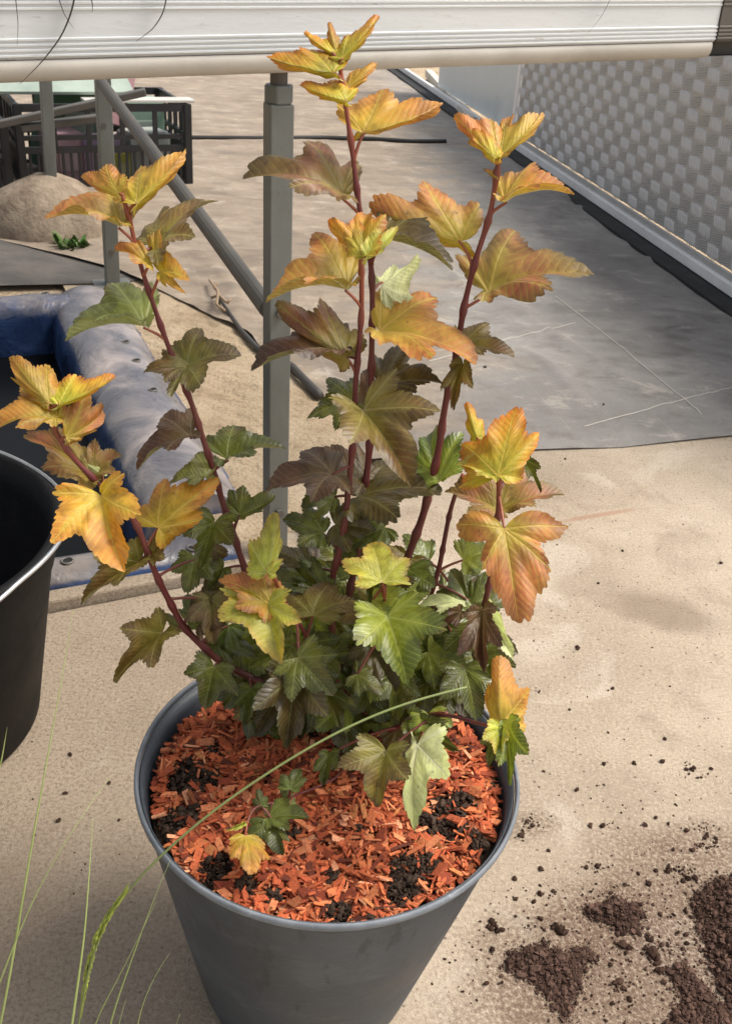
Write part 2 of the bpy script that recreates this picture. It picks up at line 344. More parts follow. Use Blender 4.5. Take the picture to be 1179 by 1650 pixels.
M = dict(
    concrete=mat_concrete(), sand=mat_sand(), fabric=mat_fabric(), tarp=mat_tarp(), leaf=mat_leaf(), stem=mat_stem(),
    pot=mat_plastic("dark_grey_plastic", (.036, .045, .056), (.064, .078, .094), .44),
    rim=mat_plastic("worn_rim_plastic", (.10, .115, .13), (.19, .21, .235), .45, False, (.40, .42, .44)),
    bucket=mat_plastic("black_bucket_plastic", (.0045, .0045, .005), (.008, .008, .009), .62, False, (.02, .02, .02), .18),
    wire=mat_metal("wire_steel", (.52, .54, .56), (.66, .67, .68), .3, .9, damt=.1),
    galv=mat_metal("galvanised_steel", (.115, .12, .108), (.20, .207, .188), .5, .3, (3, 3, 1.5)),
    galvdark=mat_metal("tarnished_steel", (.085, .078, .068), (.15, .137, .118), .55, .4, (3, 3, 1.5)),
    alu=mat_metal("tread_aluminium", (.37, .36, .345), (.47, .46, .44), .40, .3, (2, 2, 2), (.30, .27, .23), .3),
    rail=mat_metal("rail_aluminium", (.76, .75, .73), (.88, .87, .85), .4, .1, (2, 2, 2), (.22, .19, .15), .45),
    rub=simple("black_rubber", (.006, .006, .006), (.016, .015, .014), 9, .7, .0005),
    mulch=mat_vcol("dyed_bark_chips", .82, 420, .0009, .55), soilc=mat_vcol("damp_potting_soil", .95, 420, .0016, .55, .12),
    crate=simple("black_crate_plastic", (.010, .010, .011), (.022, .022, .023), 12, .5),
    grass=mat_vcol("green_grass", .5, 160, .0002, .12, .4), vcol=mat_vcol("painted_goods", .6, 25, .0003, .06, .4),
)
M['lighter'] = mat_metal('glint_bar_tops', (.53, .52, .505), (.63, .62, .605), .34, .25, (2, 2, 2), (.4, .37, .33), .2)  # upright bars painted brighter for the light they reflect
t = NT("fascia_aluminium"); v = t.coord("Object"); n = t.noise(t.coord("Object", (1, 1, 6)), 3, 6, .6); f = t.noise(t.coord("Object", (1, 1, 5)), 38, 7, .72)
c = t.ramp(n, [(.3, (.63, .66, .665)), (.7, (.72, .74, .74))]); c = t.mix(t.rng(f, .60, .72, 0, .5), c, (.33, .30, .25))
M["fascia"] = t.fin(c, .45, .12, t.bump(f, .0004), .4)
M["lip"] = simple("weathered_lip_aluminium", (.42, .39, .34), (.58, .55, .49), 6, .5, .0004, 60, .15)
t = NT("still_dark_water"); M["water"] = t.fin((.003, .0035, .004), .35, 0, t.bump(t.noise(t.coord("Object"), 5, 2), .002), .12)

# ------------------------------------------------------------------ the ground
I0 = atz(238, 852, .05); I0[2] = 0
BL = float((atz(112, 490, .05) - I0) @ E2); I1 = I0 + E2 * BL
BW = 1.15                                                   # basin length towards the left
HX = [I0, I1, I1 - E1 * BW, I0 - E1 * BW]                    # the pit
def frame_sheet(name, outer, hole, z, mat):
    m = MB(); vs = [(p[0], p[1], z) for p in outer] + [(p[0], p[1], z) for p in hole]
    m.add(vs, [(i, (i + 1) % 4, 4 + (i + 1) % 4, 4 + i) for i in range(4)]); return m.build(name, mat)
o = frame_sheet("ground", [I0 + E1 * 60 - E2 * 60, I0 + E1 * 60 + E2 * 90, I0 - E1 * 60 + E2 * 90, I0 - E1 * 60 - E2 * 60], HX, -.012, M["sand"])
tag(o, kind="structure")
K0 = atz(75, 990); K1 = atz(330, 940); KD = unit(K1 - K0); KN = np.array([-KD[1], KD[0], 0])
m = MB(); P = [K0 - KD * 3, K0 - KD * 3 - KN * 4, K0 + KD * 6 - KN * 4, np.array([5.0, 3.4, 0]), atz(1179, 690), atz(860, 712), K0 + KD * .52 + KN * .2, K0 + KD * .47]
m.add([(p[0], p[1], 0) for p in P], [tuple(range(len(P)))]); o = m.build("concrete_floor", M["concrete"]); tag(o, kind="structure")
# kerb strip between floor and basin
m = MB(); a = K0 - KD * 1.2 + KN * .004; b = K0 + KD * .46 + KN * .004
nseg = 5; L = np.linalg.norm(b - a)
m.box((a + b) / 2 + KN * .034 + EZ * .004, KD * L / 2, KN * .033, EZ * .014)
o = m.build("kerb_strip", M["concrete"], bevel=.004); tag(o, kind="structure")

# sand between the basin and the fabric
def edge_pts(pxs, z=0): return [atz(x, y, z) for x, y in pxs]
def polyline(pts, n):
    pts = np.array(pts); d = np.r_[0, np.cumsum(np.linalg.norm(np.diff(pts, axis=0), axis=1))]; s = np.linspace(0, d[-1], n)
    return np.stack([np.interp(s, d, pts[:, i]) for i in range(3)], 1)
nu, nv = 90, 130
Ls = polyline([I0 + E1 * .05 - E2 * .02, I0 + E1 * .06 + E2 * .3, I1 + E1 * .07 + E2 * .15, I1 + E1 * .05 + E2 * .9], nv)
Rs = polyline(edge_pts([(640, 905), (600, 760), (530, 660), (400, 540), (350, 470)]) + [np.array([-1.0, 3.3, 0])], nv)
U = np.linspace(0, 1, nu); P = (Ls[:, None] * (1 - U[None, :, None]) + Rs[:, None] * U[None, :, None]).reshape(-1, 3)
q = P[:, :2]; edge = np.minimum(np.tile(np.sin(np.pi * U.clip(0, 1)), nv), 1) ** .5
rip = np.sin((q @ np.array([.55, 1.0])) * 130 + 3 * wob(q, 3, 9)) * (.5 + .5 * wob(q, 9, 12)).clip(0, 1)
far_ = np.repeat(np.interp(np.linspace(0, 1, nv), [0, .50, .68, 1], [1, 1, .06, .02]), nu)
P[:, 2] = .002 + far_ * .002 + far_ * edge * (.014 + .012 * wob(q, 4, 10) + .0042 * rip + .0025 * wob(q, 6, 60))
o = sheet("sand_strip", P, nu, nv, M["sand"]); tag(o, kind="structure")

# woven ground fabric
WA = atz(1179, 487); WB = atz(830, 245); WDIR = unit(WB - WA); WNRM = np.array([-WDIR[1], WDIR[0], 0])   # towards the left
nu, nv = 170, 190
Lf = polyline(edge_pts([(600, 742), (556, 722), (515, 640), (385, 540)]) + [np.array([-.75, 2.75, 0]), np.array([-1.6, 3.2, 0]), np.array([-3.4, 4.4, 0]), np.array([-5, 9.5, 0])], 400)
sv = np.linspace(0, 1, nv) ** 1.8; Lf = np.stack([np.interp(sv, np.linspace(0, 1, 400), Lf[:, i]) for i in range(3)], 1)
R0 = atz(1179, 704) + unit(atz(1179, 704) - atz(860, 726)) * .55
fr = WA - WDIR * .6 + WNRM * .09
Rf = polyline([R0, fr, WA + WDIR * 9 + WNRM * .09], 400); Rf = np.stack([np.interp(sv, np.linspace(0, 1, 400), Rf[:, i]) for i in range(3)], 1)
U = np.linspace(0, 1, nu); P = (Lf[:, None] * (1 - U[None, :, None]) + Rf[:, None] * U[None, :, None]).reshape(-1, 3)
front = edge_pts([(600, 742), (740, 731), (860, 727), (1000, 722), (1179, 704)]); fx = [p[0] for p in front]; fy = [p[1] for p in front]
T = np.repeat(sv, nu); P[:, 1] += np.interp(P[:, 0], fx, np.array(fy) - np.interp(fx, [Lf[0][0], Rf[0][0]], [Lf[0][1], Rf[0][1]])) * np.exp(-T * 25)
q = P[:, :2]
wr = np.zeros(len(P))
for i in range(44):                                         # long soft creases
    g = np.random.default_rng(100 + i); a = math.radians(g.uniform(5, 32)) if i % 4 else math.radians(g.uniform(70, 115)); d = np.array([math.cos(a), math.sin(a)]); n_ = np.array([-d[1], d[0]])
    c0 = np.array([g.uniform(-.5, .9), g.uniform(1.9, 4.6)]); s_ = (q - c0) @ d; t_ = (q - c0) @ n_ + .03 * np.sin(s_ * 6 + i)
    wr += g.uniform(.006, .013) * np.exp(-(t_ / g.uniform(.012, .03)) ** 2) * np.exp(-(s_ / g.uniform(.15, .5)) ** 2)
ed = np.minimum(T * 30, 1)
P[:, 2] = .002 + .004 * ed + wr * ed + .005 * (1 + wob(q, 21, 7)) * ed + .0012 * (1 + wob(q, 23, 40)) * ed + .004 * np.exp(-T * 260) * (1 + wob(q, 29, 15)).clip(0, 1) * .6
o = sheet("ground_fabric", P, nu, nv, M["fabric"]); tag(o, kind="structure")
# colour mask: sandy towards the left, dirt blotches on the right, two faint marker threads
def segd(q, a, b):
    a, b = np.asarray(a)[:2], np.asarray(b)[:2]; d = b - a; s = ((q - a) @ d / (d @ d)).clip(0, 1); return np.linalg.norm(q - a - s[:, None] * d, axis=1)
R_ = np.interp(q[:, 0] + .10 * (q[:, 1] - 2), [-.6, .05, .5, .9], [1.05, .62, .12, .0]) + np.interp(q[:, 1], [2.8, 4.5], [0, .35])
G_ = np.exp(-(((q[:, 0] - .66) / .30) ** 2 + ((q[:, 1] - 2.45) / .38) ** 2)) * 1.2
at = o.data.color_attributes["Col"]; at.data.foreach_set("color", np.stack([R_.clip(0, 1.2), G_.clip(0, 1), 0 * R_, 1 + 0 * R_], 1).astype('f').ravel())
for i, (a, b) in enumerate((((893, 484), (1128, 672)), ((690, 590), (925, 528)), ((940, 692), (1185, 628)))):
    A, B = atz(*a), atz(*b); m = MB(); n_ = 40; pts = []
    hh = lambda p: P[np.argmin(((P[:, :2] - p[:2]) ** 2).sum(1)), 2]
    for k in range(n_ + 1):
        p = A + (B - A) * k / n_; p[2] = hh(p) + .0012; pts.append(p)
    m.tube(pts, .0013, 5, col=(.55, .51, .45), flat=.5); mk = m.build("marker_thread", M["vcol"], o)

# black strip painting in the shadow gap along the wall foot
m = MB(); m.box(WA + WDIR * 3.2 + WNRM * .035 + EZ * .010, WDIR * 4.6, WNRM * .062, EZ * .011)
o = m.build("shadow_gap_strip", M["rub"]); tag(o, kind="structure")

# ------------------------------------------------------------------ plant bench
BP = atz(443, 905); byaw = math.radians(30); bn = np.array([math.sin(byaw), -math.cos(byaw), 0])     # towards the camera
p0 = aty(447, 133, BP[1]) + bn * .035
b0 = atplane(0, 137, p0, bn); b1 = atplane(1145, 95, p0, bn); bd = unit(b1 - b0); bu = np.cross(bn, bd) * -1
bu = unit(np.cross(bd, bn)) if unit(np.cross(bd, bn))[2] > 0 else -unit(np.cross(bd, bn))
bench = empty("plant_bench", BP, "white ribbed aluminium plant bench on galvanised legs above the sand", "bench")
def extrude_profile(prof, a, b):
    """prof: (outward, up) list, swept from a to b"""
    m = MB(); n = len(prof); vs = [e + bn * o_ + bu * h for e in (a, b) for o_, h in prof]
    m.add(vs, [(i, i + 1, n + i + 1, n + i) for i in range(n - 1)] ); m.add(vs[:n], [tuple(range(n))]); m.add(vs[n:], [tuple(range(n))[::-1]]); return m
prof = [(-.002, .0235)]
def ridges(h0, h1, step):
    h = h0
    while h < h1:
        prof.extend([(0, h), (.0016, h + .0008), (.0016, h + .0026), (0, h + .0034)]); h += step
ridges(.026, .046, .0052); ridges(.071, .092, .0056); ridges(.118, .135, .0052)
prof += [(0, .165), (-.004, .170), (-.03, .170), (-.03, .0235)]
extrude_profile(prof, b0 - bd * .9, b1).build("fascia", M["fascia"], bench)
lip = [(-.0005, .0232), (.0012, .0200), (.0016, .0150), (.0006, .0095), (-.0022, .0050), (-.0065, .0018), (-.0125, .0002), (-.030, .0), (-.030, .0232)]
extrude_profile(lip, b0 - bd * .9, b1 - bd * .004).build("lip", M["lip"], bench, True)
pc = [(o_ * .6 + .0025, h) for o_, h in prof[:-2]] + [(-.03, .170), (-.03, .002), (-.006, .003)]
extrude_profile(pc, b1 + bd * .0015, b1 + bd * 1.0).build("end_cover", M["galvdark"], bench)
legs = []
def square_leg(a, b, w=.0315):
    m = MB(); m.box((a + b) / 2, E1 * w / 2, E2 * w / 2, (b - a) / 2); return m.build("leg", M["galv"], bench, bevel=.002)
Ltop = aty(449, 166, BP[1]); leg = square_leg(BP, Ltop)
m = MB(); ax = unit(Ltop - BP); m.tube([Ltop, Ltop + ax * .022], .0195, 6); m.build("nut", M["galv"], leg, bevel=.002)
m = MB(); m.tube([Ltop + ax * .020, Ltop + ax * .045], .011, 12); m.build("threaded_rod", M["galvdark"], leg)
MC_Y = float(atz(74, 388)[1] + .13)
L2b = atz(182, 462); L2t = aty(164, 100, L2b[1]); leg2 = square_leg(L2b, L2t, .036)
m = MB(); m.box(L2b + EZ * .004, E1 * .05, E2 * .05, EZ * .004); m.build("foot_plate", M["galv"], leg2, bevel=.002)
L1b = aty(82, 303, MC_Y); L1t = aty(72, 95, MC_Y); square_leg(L1b - EZ * .05, L1t, .034)
m = MB(); m.tube([aty(163, 132, L2b[1] - .05), aty(432, 498, BP[1] + .035)], .0135, 14); m.build("brace", M["galvdark"], bench)
for q in (L2b, BP):                                         # bolts that hold the brace
    for z_ in (.10, .42):
        m = MB(); c0 = q + (EZ if q is L2b else unit(Ltop - BP)) * z_ - E2 * .016; m.tube([c0, c0 - E2 * .006], .0075, 6); m.build("bolt", M["galvdark"], leg2 if q is L2b else leg)
for k in range(5):                                          # cross beams of the bench, above the picture
    c0 = b0 - bd * .7 + bd * k * .45 - bn * .05 + bu * .14
    m = MB(); m.bar(c0, c0 - bn * 1.35, .03, .03); m.build("cross_beam", M["galv"], bench)
m = MB(); m.box(b0 - bd * .44 - bn * .72 + bu * .176, bd * .62, bn * .68, bu * .006); m.build("shade_slab", M["fascia"], bench)  # unseen slab, added over the left part to shade the ground below
m = MB(); m.bar(b0 - bd * .9 - bn * 1.42 + bu * .13, b1 + bd * .9 - bn * 1.42 + bu * .13, .03, .06); m.build("rear_rail", M["fascia"], bench)

# dry blades hanging over the fascia
def on_fascia(x, y, off=.012): return atplane(x, y, p0 + bn * off, bn)
def blade_tube(pxs, w, col, off=.012, fn=None):
    pts = polyline([(fn(x, y) if fn else on_fascia(x, y, off)) for x, y in pxs], 26)
    for _ in range(4): pts[1:-1] = (pts[:-2] + 2 * pts[1:-1] + pts[2:]) / 4
    r = w * np.sin(np.linspace(.9, 0.02, 26) * math.pi / 1.8) ** .8 + .0002
    mb = MB(); mb.tube(pts, list(r), 6, col=col, flat=.35); return mb
dg = empty("dry_grass", on_fascia(120, -60), "thin dark dry grass blades hanging over the left of the white bench edge", "dry grass", "dry grass on the bench edge")
for pxs, w in (([(128, -60), (122, -10), (116, 20), (100, 58), (70, 98), (32, 136)], .0022), ([(88, -60), (94, -5), (104, 24), (119, 46)], .0014),
               ([(134, -60), (143, -12), (150, 6), (149, 20)], .0026), ([(255, -60), (270, -12), (264, 20), (248, 46), (219, 67)], .0020), ([(20, -60), (26, 0), (30, 40), (28, 74)], .0010)):
    blade_tube(pxs, w, (.035, .028, .022)).build("blade", M["grass"], dg, True)
tag(blade_tube([(1000, -60), (985, -6), (968, 28), (944, 56)], .0009, (.08, .06, .04)).build("dry_grass", M["grass"], None, True),
    "single hair-thin dry blade on the white bench edge near its right joint", "dry grass", "dry grass on the bench edge")

# ------------------------------------------------------------------ tread plate wall on the right
s_left = (atplane(836, 165, WA, WNRM) - WA) @ WDIR
def wp(s, z, out=0): return WA + WDIR * s + EZ * z + WNRM * out
panel = empty("tread_plate_panel", wp(s_left, 0), "grey aluminium tread plate panel with raised bar pattern", "metal panel")
m = MB(); m.box(wp((s_left - 1.2) / 2, .44, -.004), WDIR * (s_left + 1.2) / 2, WNRM * .003, EZ * .36)
def lens(mb, c, d, n, L, w, h, mat=0):
    """raised bar: a flat-topped lens"""
    sd = np.cross(n, d); vs = []
    for (a, b, hh) in ((-1, 0, 0), (-.6, -1, 0), (.6, -1, 0), (1, 0, 0), (.6, 1, 0), (-.6, 1, 0), (-.7, 0, 1), (-.4, -.4, 1), (.4, -.4, 1), (.7, 0, 1), (.4, .4, 1), (-.4, .4, 1)):
        vs.append(c + d * a * L / 2 + sd * b * w / 2 + n * hh * h)
    mb.add(vs, [(i, (i + 1) % 6, 6 + (i + 1) % 6, 6 + i) for i in range(6)] + [(6, 7, 8, 9, 10, 11)], mat)
ps, pz = .080, .043
for i in range(int((s_left + .9) / ps)):
    for j in range(15):
        s_, z_ = s_left - .03 - i * ps, .098 + j * pz
        if (i + j) % 2 == 0:
            d = unit(EZ + WDIR * .35)
            for k in range(5): lens(m, wp(s_ + (k - 2) * .0150, z_, -.0012), d, WNRM, .054 - .004 * abs(k - 2), .0125, .0042, 1)
        else:
            d = unit(WDIR - EZ * .16)
            for k in range(5): lens(m, wp(s_, z_ + (k - 2) * .0072, -.0012), d, WNRM, .078 - .005 * abs(k - 2), .0052, .0022)
m.build("plate", [M["alu"], M["lighter"]], panel)
m = MB(); m.box(wp((s_left - 1.2) / 2 - .0, .066, .004), WDIR * (s_left + 1.2) / 2, WNRM * .006, EZ * .009); m.build("base_channel", M["alu"], panel, bevel=.002)
m = MB(); m.box(wp(2.4, .040, .014), WDIR * 3.8, WNRM * .012, EZ * .0165); o = m.build("bottom_rail", M["rail"], None, bevel=.003)
tag(o, "long bright aluminium rail along the foot of the tread plate panel", "rail")
pp = empty("pale_panel", wp(s_left + .7, 0), "pale blue white plastic panel beyond the tread plate", "panel")
m = MB(); m.box(wp(s_left + .9, .43, -.02), WDIR * .86, WNRM * .006, EZ * .37); m.build("sheet", simple("pale_sheet", (.52, .58, .58), (.66, .70, .69), 5, .35, .0003), pp, bevel=.002)
m = MB(); m.box(wp(s_left + .03, .43, .0), WDIR * .022, WNRM * .012, EZ * .37); m.build("edge_strip", M["rail"], pp, bevel=.002)
m = MB(); m.bar(atz(762, 196, .03), atz(690, 118, .03), .05, .05); o = m.build("timber_edging", simple("pale_batten", (.50, .46, .40), (.66, .62, .55), 7, .7), None, bevel=.004)
tag(o, "pale batten lying on the ground beyond the fabric", "batten")
tuft = empty("weed", atz(762, 168), "green grass tuft growing beside the pale panel", "weed")
for k in range(12):
    g = np.random.default_rng(400 + k); b = atz(762 + g.uniform(-14, 14), 170); tip = b + np.array([g.uniform(-.09, .09), g.uniform(-.05, .05), g.uniform(.18, .36)])
    mb = MB(); mb.tube([b, (b + tip) / 2 + EZ * .03, tip], [.006, .005, .001], 5, col=(.10, .22, .05), flat=.3); mb.build("blade", M["grass"], tuft, True)

# ------------------------------------------------------------------ hose, crates and goods under the bench
pts = [atz(x, y, .018) for x, y in ((250, 224), (305, 222), (420, 223), (520, 222), (600, 224), (660, 228), (718, 228))]
m = MB(); m.tube(polyline(pts, 40), .011, 8); tag(m.build("irrigation_hose", M["rub"], None, True), "thin black hose lying straight across the far ground fabric", "hose")
cyaw = math.radians(27); c1 = np.array([math.cos(cyaw), math.sin(cyaw), 0]); c2 = np.array([-c1[1], c1[0], 0])
def grid_crate(corner, w, dpt, h, label):
    """corner: front right corner on the ground"""
    root = empty("grid_crate", corner, label, "crate", "black crates under the bench")
    def side(o, d, Lg, nm):
        m = MB()
        for s_ in (0, 1): m.bar(o + d * Lg * s_, o + d * Lg * s_ + EZ * h, .03, .022, up=d)
        for z_, t_ in ((.015, .03), (h * .48, .022), (h * .62, .016), (h - .012, .026)): m.bar(o + EZ * z_, o + d * Lg + EZ * z_, .014, t_)
        nb = int(Lg / .028)
        for i in range(1, nb):
            m.bar(o + d * Lg * i / nb, o + d * Lg * i / nb + EZ * h * .48, .010, .009, up=d)
        for i in range(1, 5): m.bar(o + d * Lg * i / 5 + EZ * h * .48, o + d * Lg * i / 5 + EZ * h, .013, .016, up=d)
        m.build(nm, M["crate"], root)
    side(corner, -c1, w, "side_panel"); side(corner + c2 * dpt, -c1, w, "side_panel")
    side(corner, c2, dpt, "side_panel"); side(corner - c1 * w, c2, dpt, "side_panel")
    m = MB(); m.box(corner - c1 * w / 2 + c2 * dpt / 2 + EZ * .006, c1 * w / 2, c2 * dpt / 2, EZ * .005); m.build("base", M["crate"], root)
    return root
CR0 = atz(304, 300); ch = aty(303, 168, CR0[1])[2]
grid_crate(CR0, .60, .40, ch, "black grid crate filled with pink, lilac and white goods, right of its pair")
grid_crate(CR0 - c1 * .66 - c2 * .08, .60, .40, ch * .86, "dark grid crate at the left edge, under the grey lids")
def goods(name, fx, fy, z, sx, sy, sz, col, rot, label, cat, base=None, tilt=0.0):
    c = CR0 - c1 * fx + c2 * fy + EZ * (z + sz / 2); a = rot; d1_ = c1 * math.cos(a) + c2 * math.sin(a); d2_ = np.cross(EZ, d1_)
    up = unit(EZ + d1_ * tilt); d1_ = unit(d1_ - up * (d1_ @ up)); d2_ = np.cross(up, d1_)
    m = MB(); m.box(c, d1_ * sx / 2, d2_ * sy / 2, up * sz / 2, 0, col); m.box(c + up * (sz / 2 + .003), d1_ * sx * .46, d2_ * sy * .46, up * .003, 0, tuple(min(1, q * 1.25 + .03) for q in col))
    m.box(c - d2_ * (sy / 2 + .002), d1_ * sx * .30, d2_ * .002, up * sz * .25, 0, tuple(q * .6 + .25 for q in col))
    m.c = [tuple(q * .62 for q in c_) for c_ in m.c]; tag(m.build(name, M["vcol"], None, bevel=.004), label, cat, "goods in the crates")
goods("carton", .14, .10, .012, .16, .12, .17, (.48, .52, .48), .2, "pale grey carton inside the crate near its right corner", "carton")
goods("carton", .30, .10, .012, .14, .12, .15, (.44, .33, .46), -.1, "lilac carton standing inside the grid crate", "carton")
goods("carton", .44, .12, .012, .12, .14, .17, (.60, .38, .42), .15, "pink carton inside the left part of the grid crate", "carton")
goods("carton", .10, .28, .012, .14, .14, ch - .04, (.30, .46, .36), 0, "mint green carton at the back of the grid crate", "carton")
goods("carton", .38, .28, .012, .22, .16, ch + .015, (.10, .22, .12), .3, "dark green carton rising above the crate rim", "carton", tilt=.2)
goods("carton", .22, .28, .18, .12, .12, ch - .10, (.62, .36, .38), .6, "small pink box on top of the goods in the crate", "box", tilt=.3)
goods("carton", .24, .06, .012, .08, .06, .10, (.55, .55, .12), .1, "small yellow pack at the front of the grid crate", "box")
m = MB(); m.box(CR0 - c1 * .17 + c2 * .03 + EZ * (ch + .010), c1 * .20, c2 * .035, EZ * .005); tag(m.build("batten", simple("white_batten", (.48, .46, .41), (.60, .58, .53), 6, .6), None, bevel=.002), "narrow white strip lying along the crate's front rim", "batten")
m = MB(); m.box(CR0 - c1 * .42 + c2 * .18 + EZ * (ch + .075), c1 * .24, unit(c2 + EZ * .35) * .14, unit(EZ - c2 * .35) * .006); tag(m.build("board", simple("pale_board", (.20, .26, .22), (.38, .44, .37), 4, .5), None, bevel=.002), "pale green board leaning across the goods in the crate", "board")
for k, (a, b, lab) in enumerate((((0, 200), (235, 148), "long grey lid strip lying across both dark crates"), ((34, 206), (158, 190), "short grey lid strip in front of the lilac goods"))):
    A = aty(*a, CR0[1] - .42 + .02 * k); B = aty(*b, CR0[1] - .30 + .02 * k)
    m = MB(); m.bar(A, B, .05, .022); tag(m.build("crate_lid", M["galvdark"], None, bevel=.003), lab, "lid", "lids on the crates")
# dark ground mat, with the shade lying there put into its colour
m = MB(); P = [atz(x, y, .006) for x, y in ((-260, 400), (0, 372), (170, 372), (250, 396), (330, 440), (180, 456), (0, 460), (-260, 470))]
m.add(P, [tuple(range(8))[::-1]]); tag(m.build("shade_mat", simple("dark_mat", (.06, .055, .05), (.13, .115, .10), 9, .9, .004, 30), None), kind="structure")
# sand heap round the rear leg
MC = atz(74, 388) + np.array([-.02, .13, 0]); m = MB(); vs, fs = ICO[3]
q = vs * np.array([.205, .19, .185]); q = q * (1 + .10 * wob(vs[:, :2] * 3, 5, 2) + .05 * wob(vs[:, 1:] * 3, 8, 5) + .02 * wob(vs[:, ::2] * 3, 18, 14))[:, None]
m.add(q + MC - EZ * .02, fs); tag(m.build("sand_heap", simple("packed_sand", (.17, .13, .095), (.34, .275, .205), 14, .95, .006, 55, 0, .1), None, True), "rounded sand heap buried around the rear bench leg", "sand heap")
weed = empty("weed", atz(118, 405), "low green weed at the foot of the sand heap", "weed")
mb = MB()
for k in range(60):
    g = np.random.default_rng(600 + k); b = atz(118 + g.uniform(-20, 20), 404 + g.uniform(-6, 4)); d = unit(np.array([g.normal(), g.normal(), g.uniform(.4, 1.5)])); L = g.uniform(.025, .06); sd = unit(np.cross(d, EZ))
    mb.add([b, b + d * L * .5 + sd * L * .22, b + d * L, b + d * L * .5 - sd * L * .22], [(0, 1, 2, 3)], 0, (.07, g.uniform(.10, .17), .03))
mb.build("foliage", M["grass"], weed)
# dead twig on the sand
tw = MB()
for pxs in (((338, 452), (352, 470), (349, 492), (362, 500)), ((340, 480), (352, 475), (366, 488), (372, 482)), ((352, 470), (345, 462), (350, 455))):
    tw.tube(polyline([atz(x, y, .03 + .008 * i) for i, (x, y) in enumerate(pxs)], 10), .004, 5, col=(.30, .21, .13))
tag(tw.build("dry_twig", M["vcol"], None, True), "small curled dry twig lying on the sand", "twig")
# dark cord lying on the fabric's left edge
tag((lambda mb: (mb.tube(polyline([atz(x, y, .024) for x, y in ((352, 478), (388, 532), (415, 562), (470, 590), (490, 612), (515, 638))], 30), list(np.linspace(.004, .011, 30)), 6, col=(.05, .045, .04)), mb.build("cord", M["vcol"], None, True))[1])(MB()),
    "dark cord along the fabric edge behind the galvanised leg", "cord")
# pale block at the foot of the leg
B0 = atz(545, 890); m = MB(); m.box(B0 + E2 * .02 + EZ * .028, unit(E1 - E2 * .2) * .036, unit(E2 + E1 * .2) * .045, EZ * .028)
tag(m.build("paving_block", simple("pale_block", (.30, .27, .235), (.40, .365, .32), 20, .8, .001), None, bevel=.005), "small pale concrete block beside the galvanised leg", "block")

# ------------------------------------------------------------------ tarp lined basin
basin = empty("lined_basin", I0, "low water basin lined with dusty blue tarpaulin beside the sand", "basin")
TARP_PTS = []
def bolster(name, a, b, prof, out, seed, dust, n=80, amp=.006):
    """draped edge: profile (out, z) swept from a to b"""
    a, b, out = map(lambda q: np.asarray(q, float), (a, b, out)); prof = polyline([(x, 0, z) for x, z in prof], 26)[:, [0, 2]]
    for _ in range(2): prof[1:-1] = (prof[:-2] + 2 * prof[1:-1] + prof[2:]) / 4
    S = np.linspace(0, 1, n); P = np.array([a + (b - a) * s + out * x + EZ * z for s in S for x, z in prof]); L = np.linalg.norm(b - a)
    uv = np.array([(s * L, x) for s in S for x, z in prof]); zz = np.array([z for s in S for x, z in prof])
    w = wob(uv, seed, 9) * amp * 1.3 + wob(uv, seed + 1, 42) * amp * .18 + (1 - np.abs(wob(uv, seed + 2, 22))).clip(0, 1) ** 3 * amp * .9
    hgt = (zz - .0).clip(0, .03) / .03; P += EZ * (w * hgt)[:, None] + out * (wob(uv, seed + 4, 18) * amp * .7)[:, None]
    TARP_PTS.append(P)
    o = sheet(name, P, 26, n, M["tarp"], basin)
    bm = bmesh.new(); bm.from_mesh(o.data); bm.verts.ensure_lookup_table()
    for st in (0, (n - 1) * 26): bm.faces.new([bm.verts[st + i] for i in (range(26) if st else range(25, -1, -1))])      # folded ends
    bm.to_mesh(o.data); bm.free()
    dv = np.clip(hgt * dust + (zz < .02) * -.5 + .1 * wob(uv, seed + 9, 12), 0, 1)
    if dust > .9: dv = np.clip(dv + .25 * np.interp(uv[:, 1], [0, .03, .12, .2], [-1, 0, .6, .2]), 0, 1)
    o.data.color_attributes["Col"].data.foreach_set("color", np.stack([dv, dv, dv, 1 + 0 * dv], 1).astype('f').ravel()); return o
I1b = I1.copy()
bolster("side_edge", I0 + E2 * .06 - E2 * .0, I1b + E2 * .10, [(-.006, -.11), (-.004, -.01), (.004, .018), (.024, .038), (.055, .054), (.095, .061), (.135, .056), (.168, .032), (.19, .006), (.20, .0)], E1, 31, 1.0, 140, .0036)
bolster("rear_edge", I1b + E1 * .05, I1b - E1 * BW, [(.0, -.11), (.0, .03), (.006, .050), (.05, .056), (.09, .050), (.12, .0)], E2, 41, .55, 90, .004)
bolster("front_edge", I0 + E1 * .13, I0 - E1 * BW, [(.006, -.11), (.0, .0), (.0, .026), (-.015, .036), (-.05, .036), (-.072, .030), (-.082, .006), (-.083, .0)], E2 * 1.0, 51, .9, 90, .004)
m = MB(); m.box(I0 - E1 * (BW + .03) + E2 * BL / 2 + EZ * -.03, E1 * .03, E2 * (BL / 2 + .05), EZ * .09); m.build("far_edge", M["tarp"], basin)
m = MB(); c = I0 - E1 * BW / 2 + E2 * BL / 2; m.box(c + EZ * -.085, E1 * BW / 2, E2 * BL / 2, EZ * .012); m.build("water", M["water"], basin)
eye = simple("eyelet_metal", (.12, .11, .10), (.22, .20, .18), 20, .5, .0003, 60, .4)
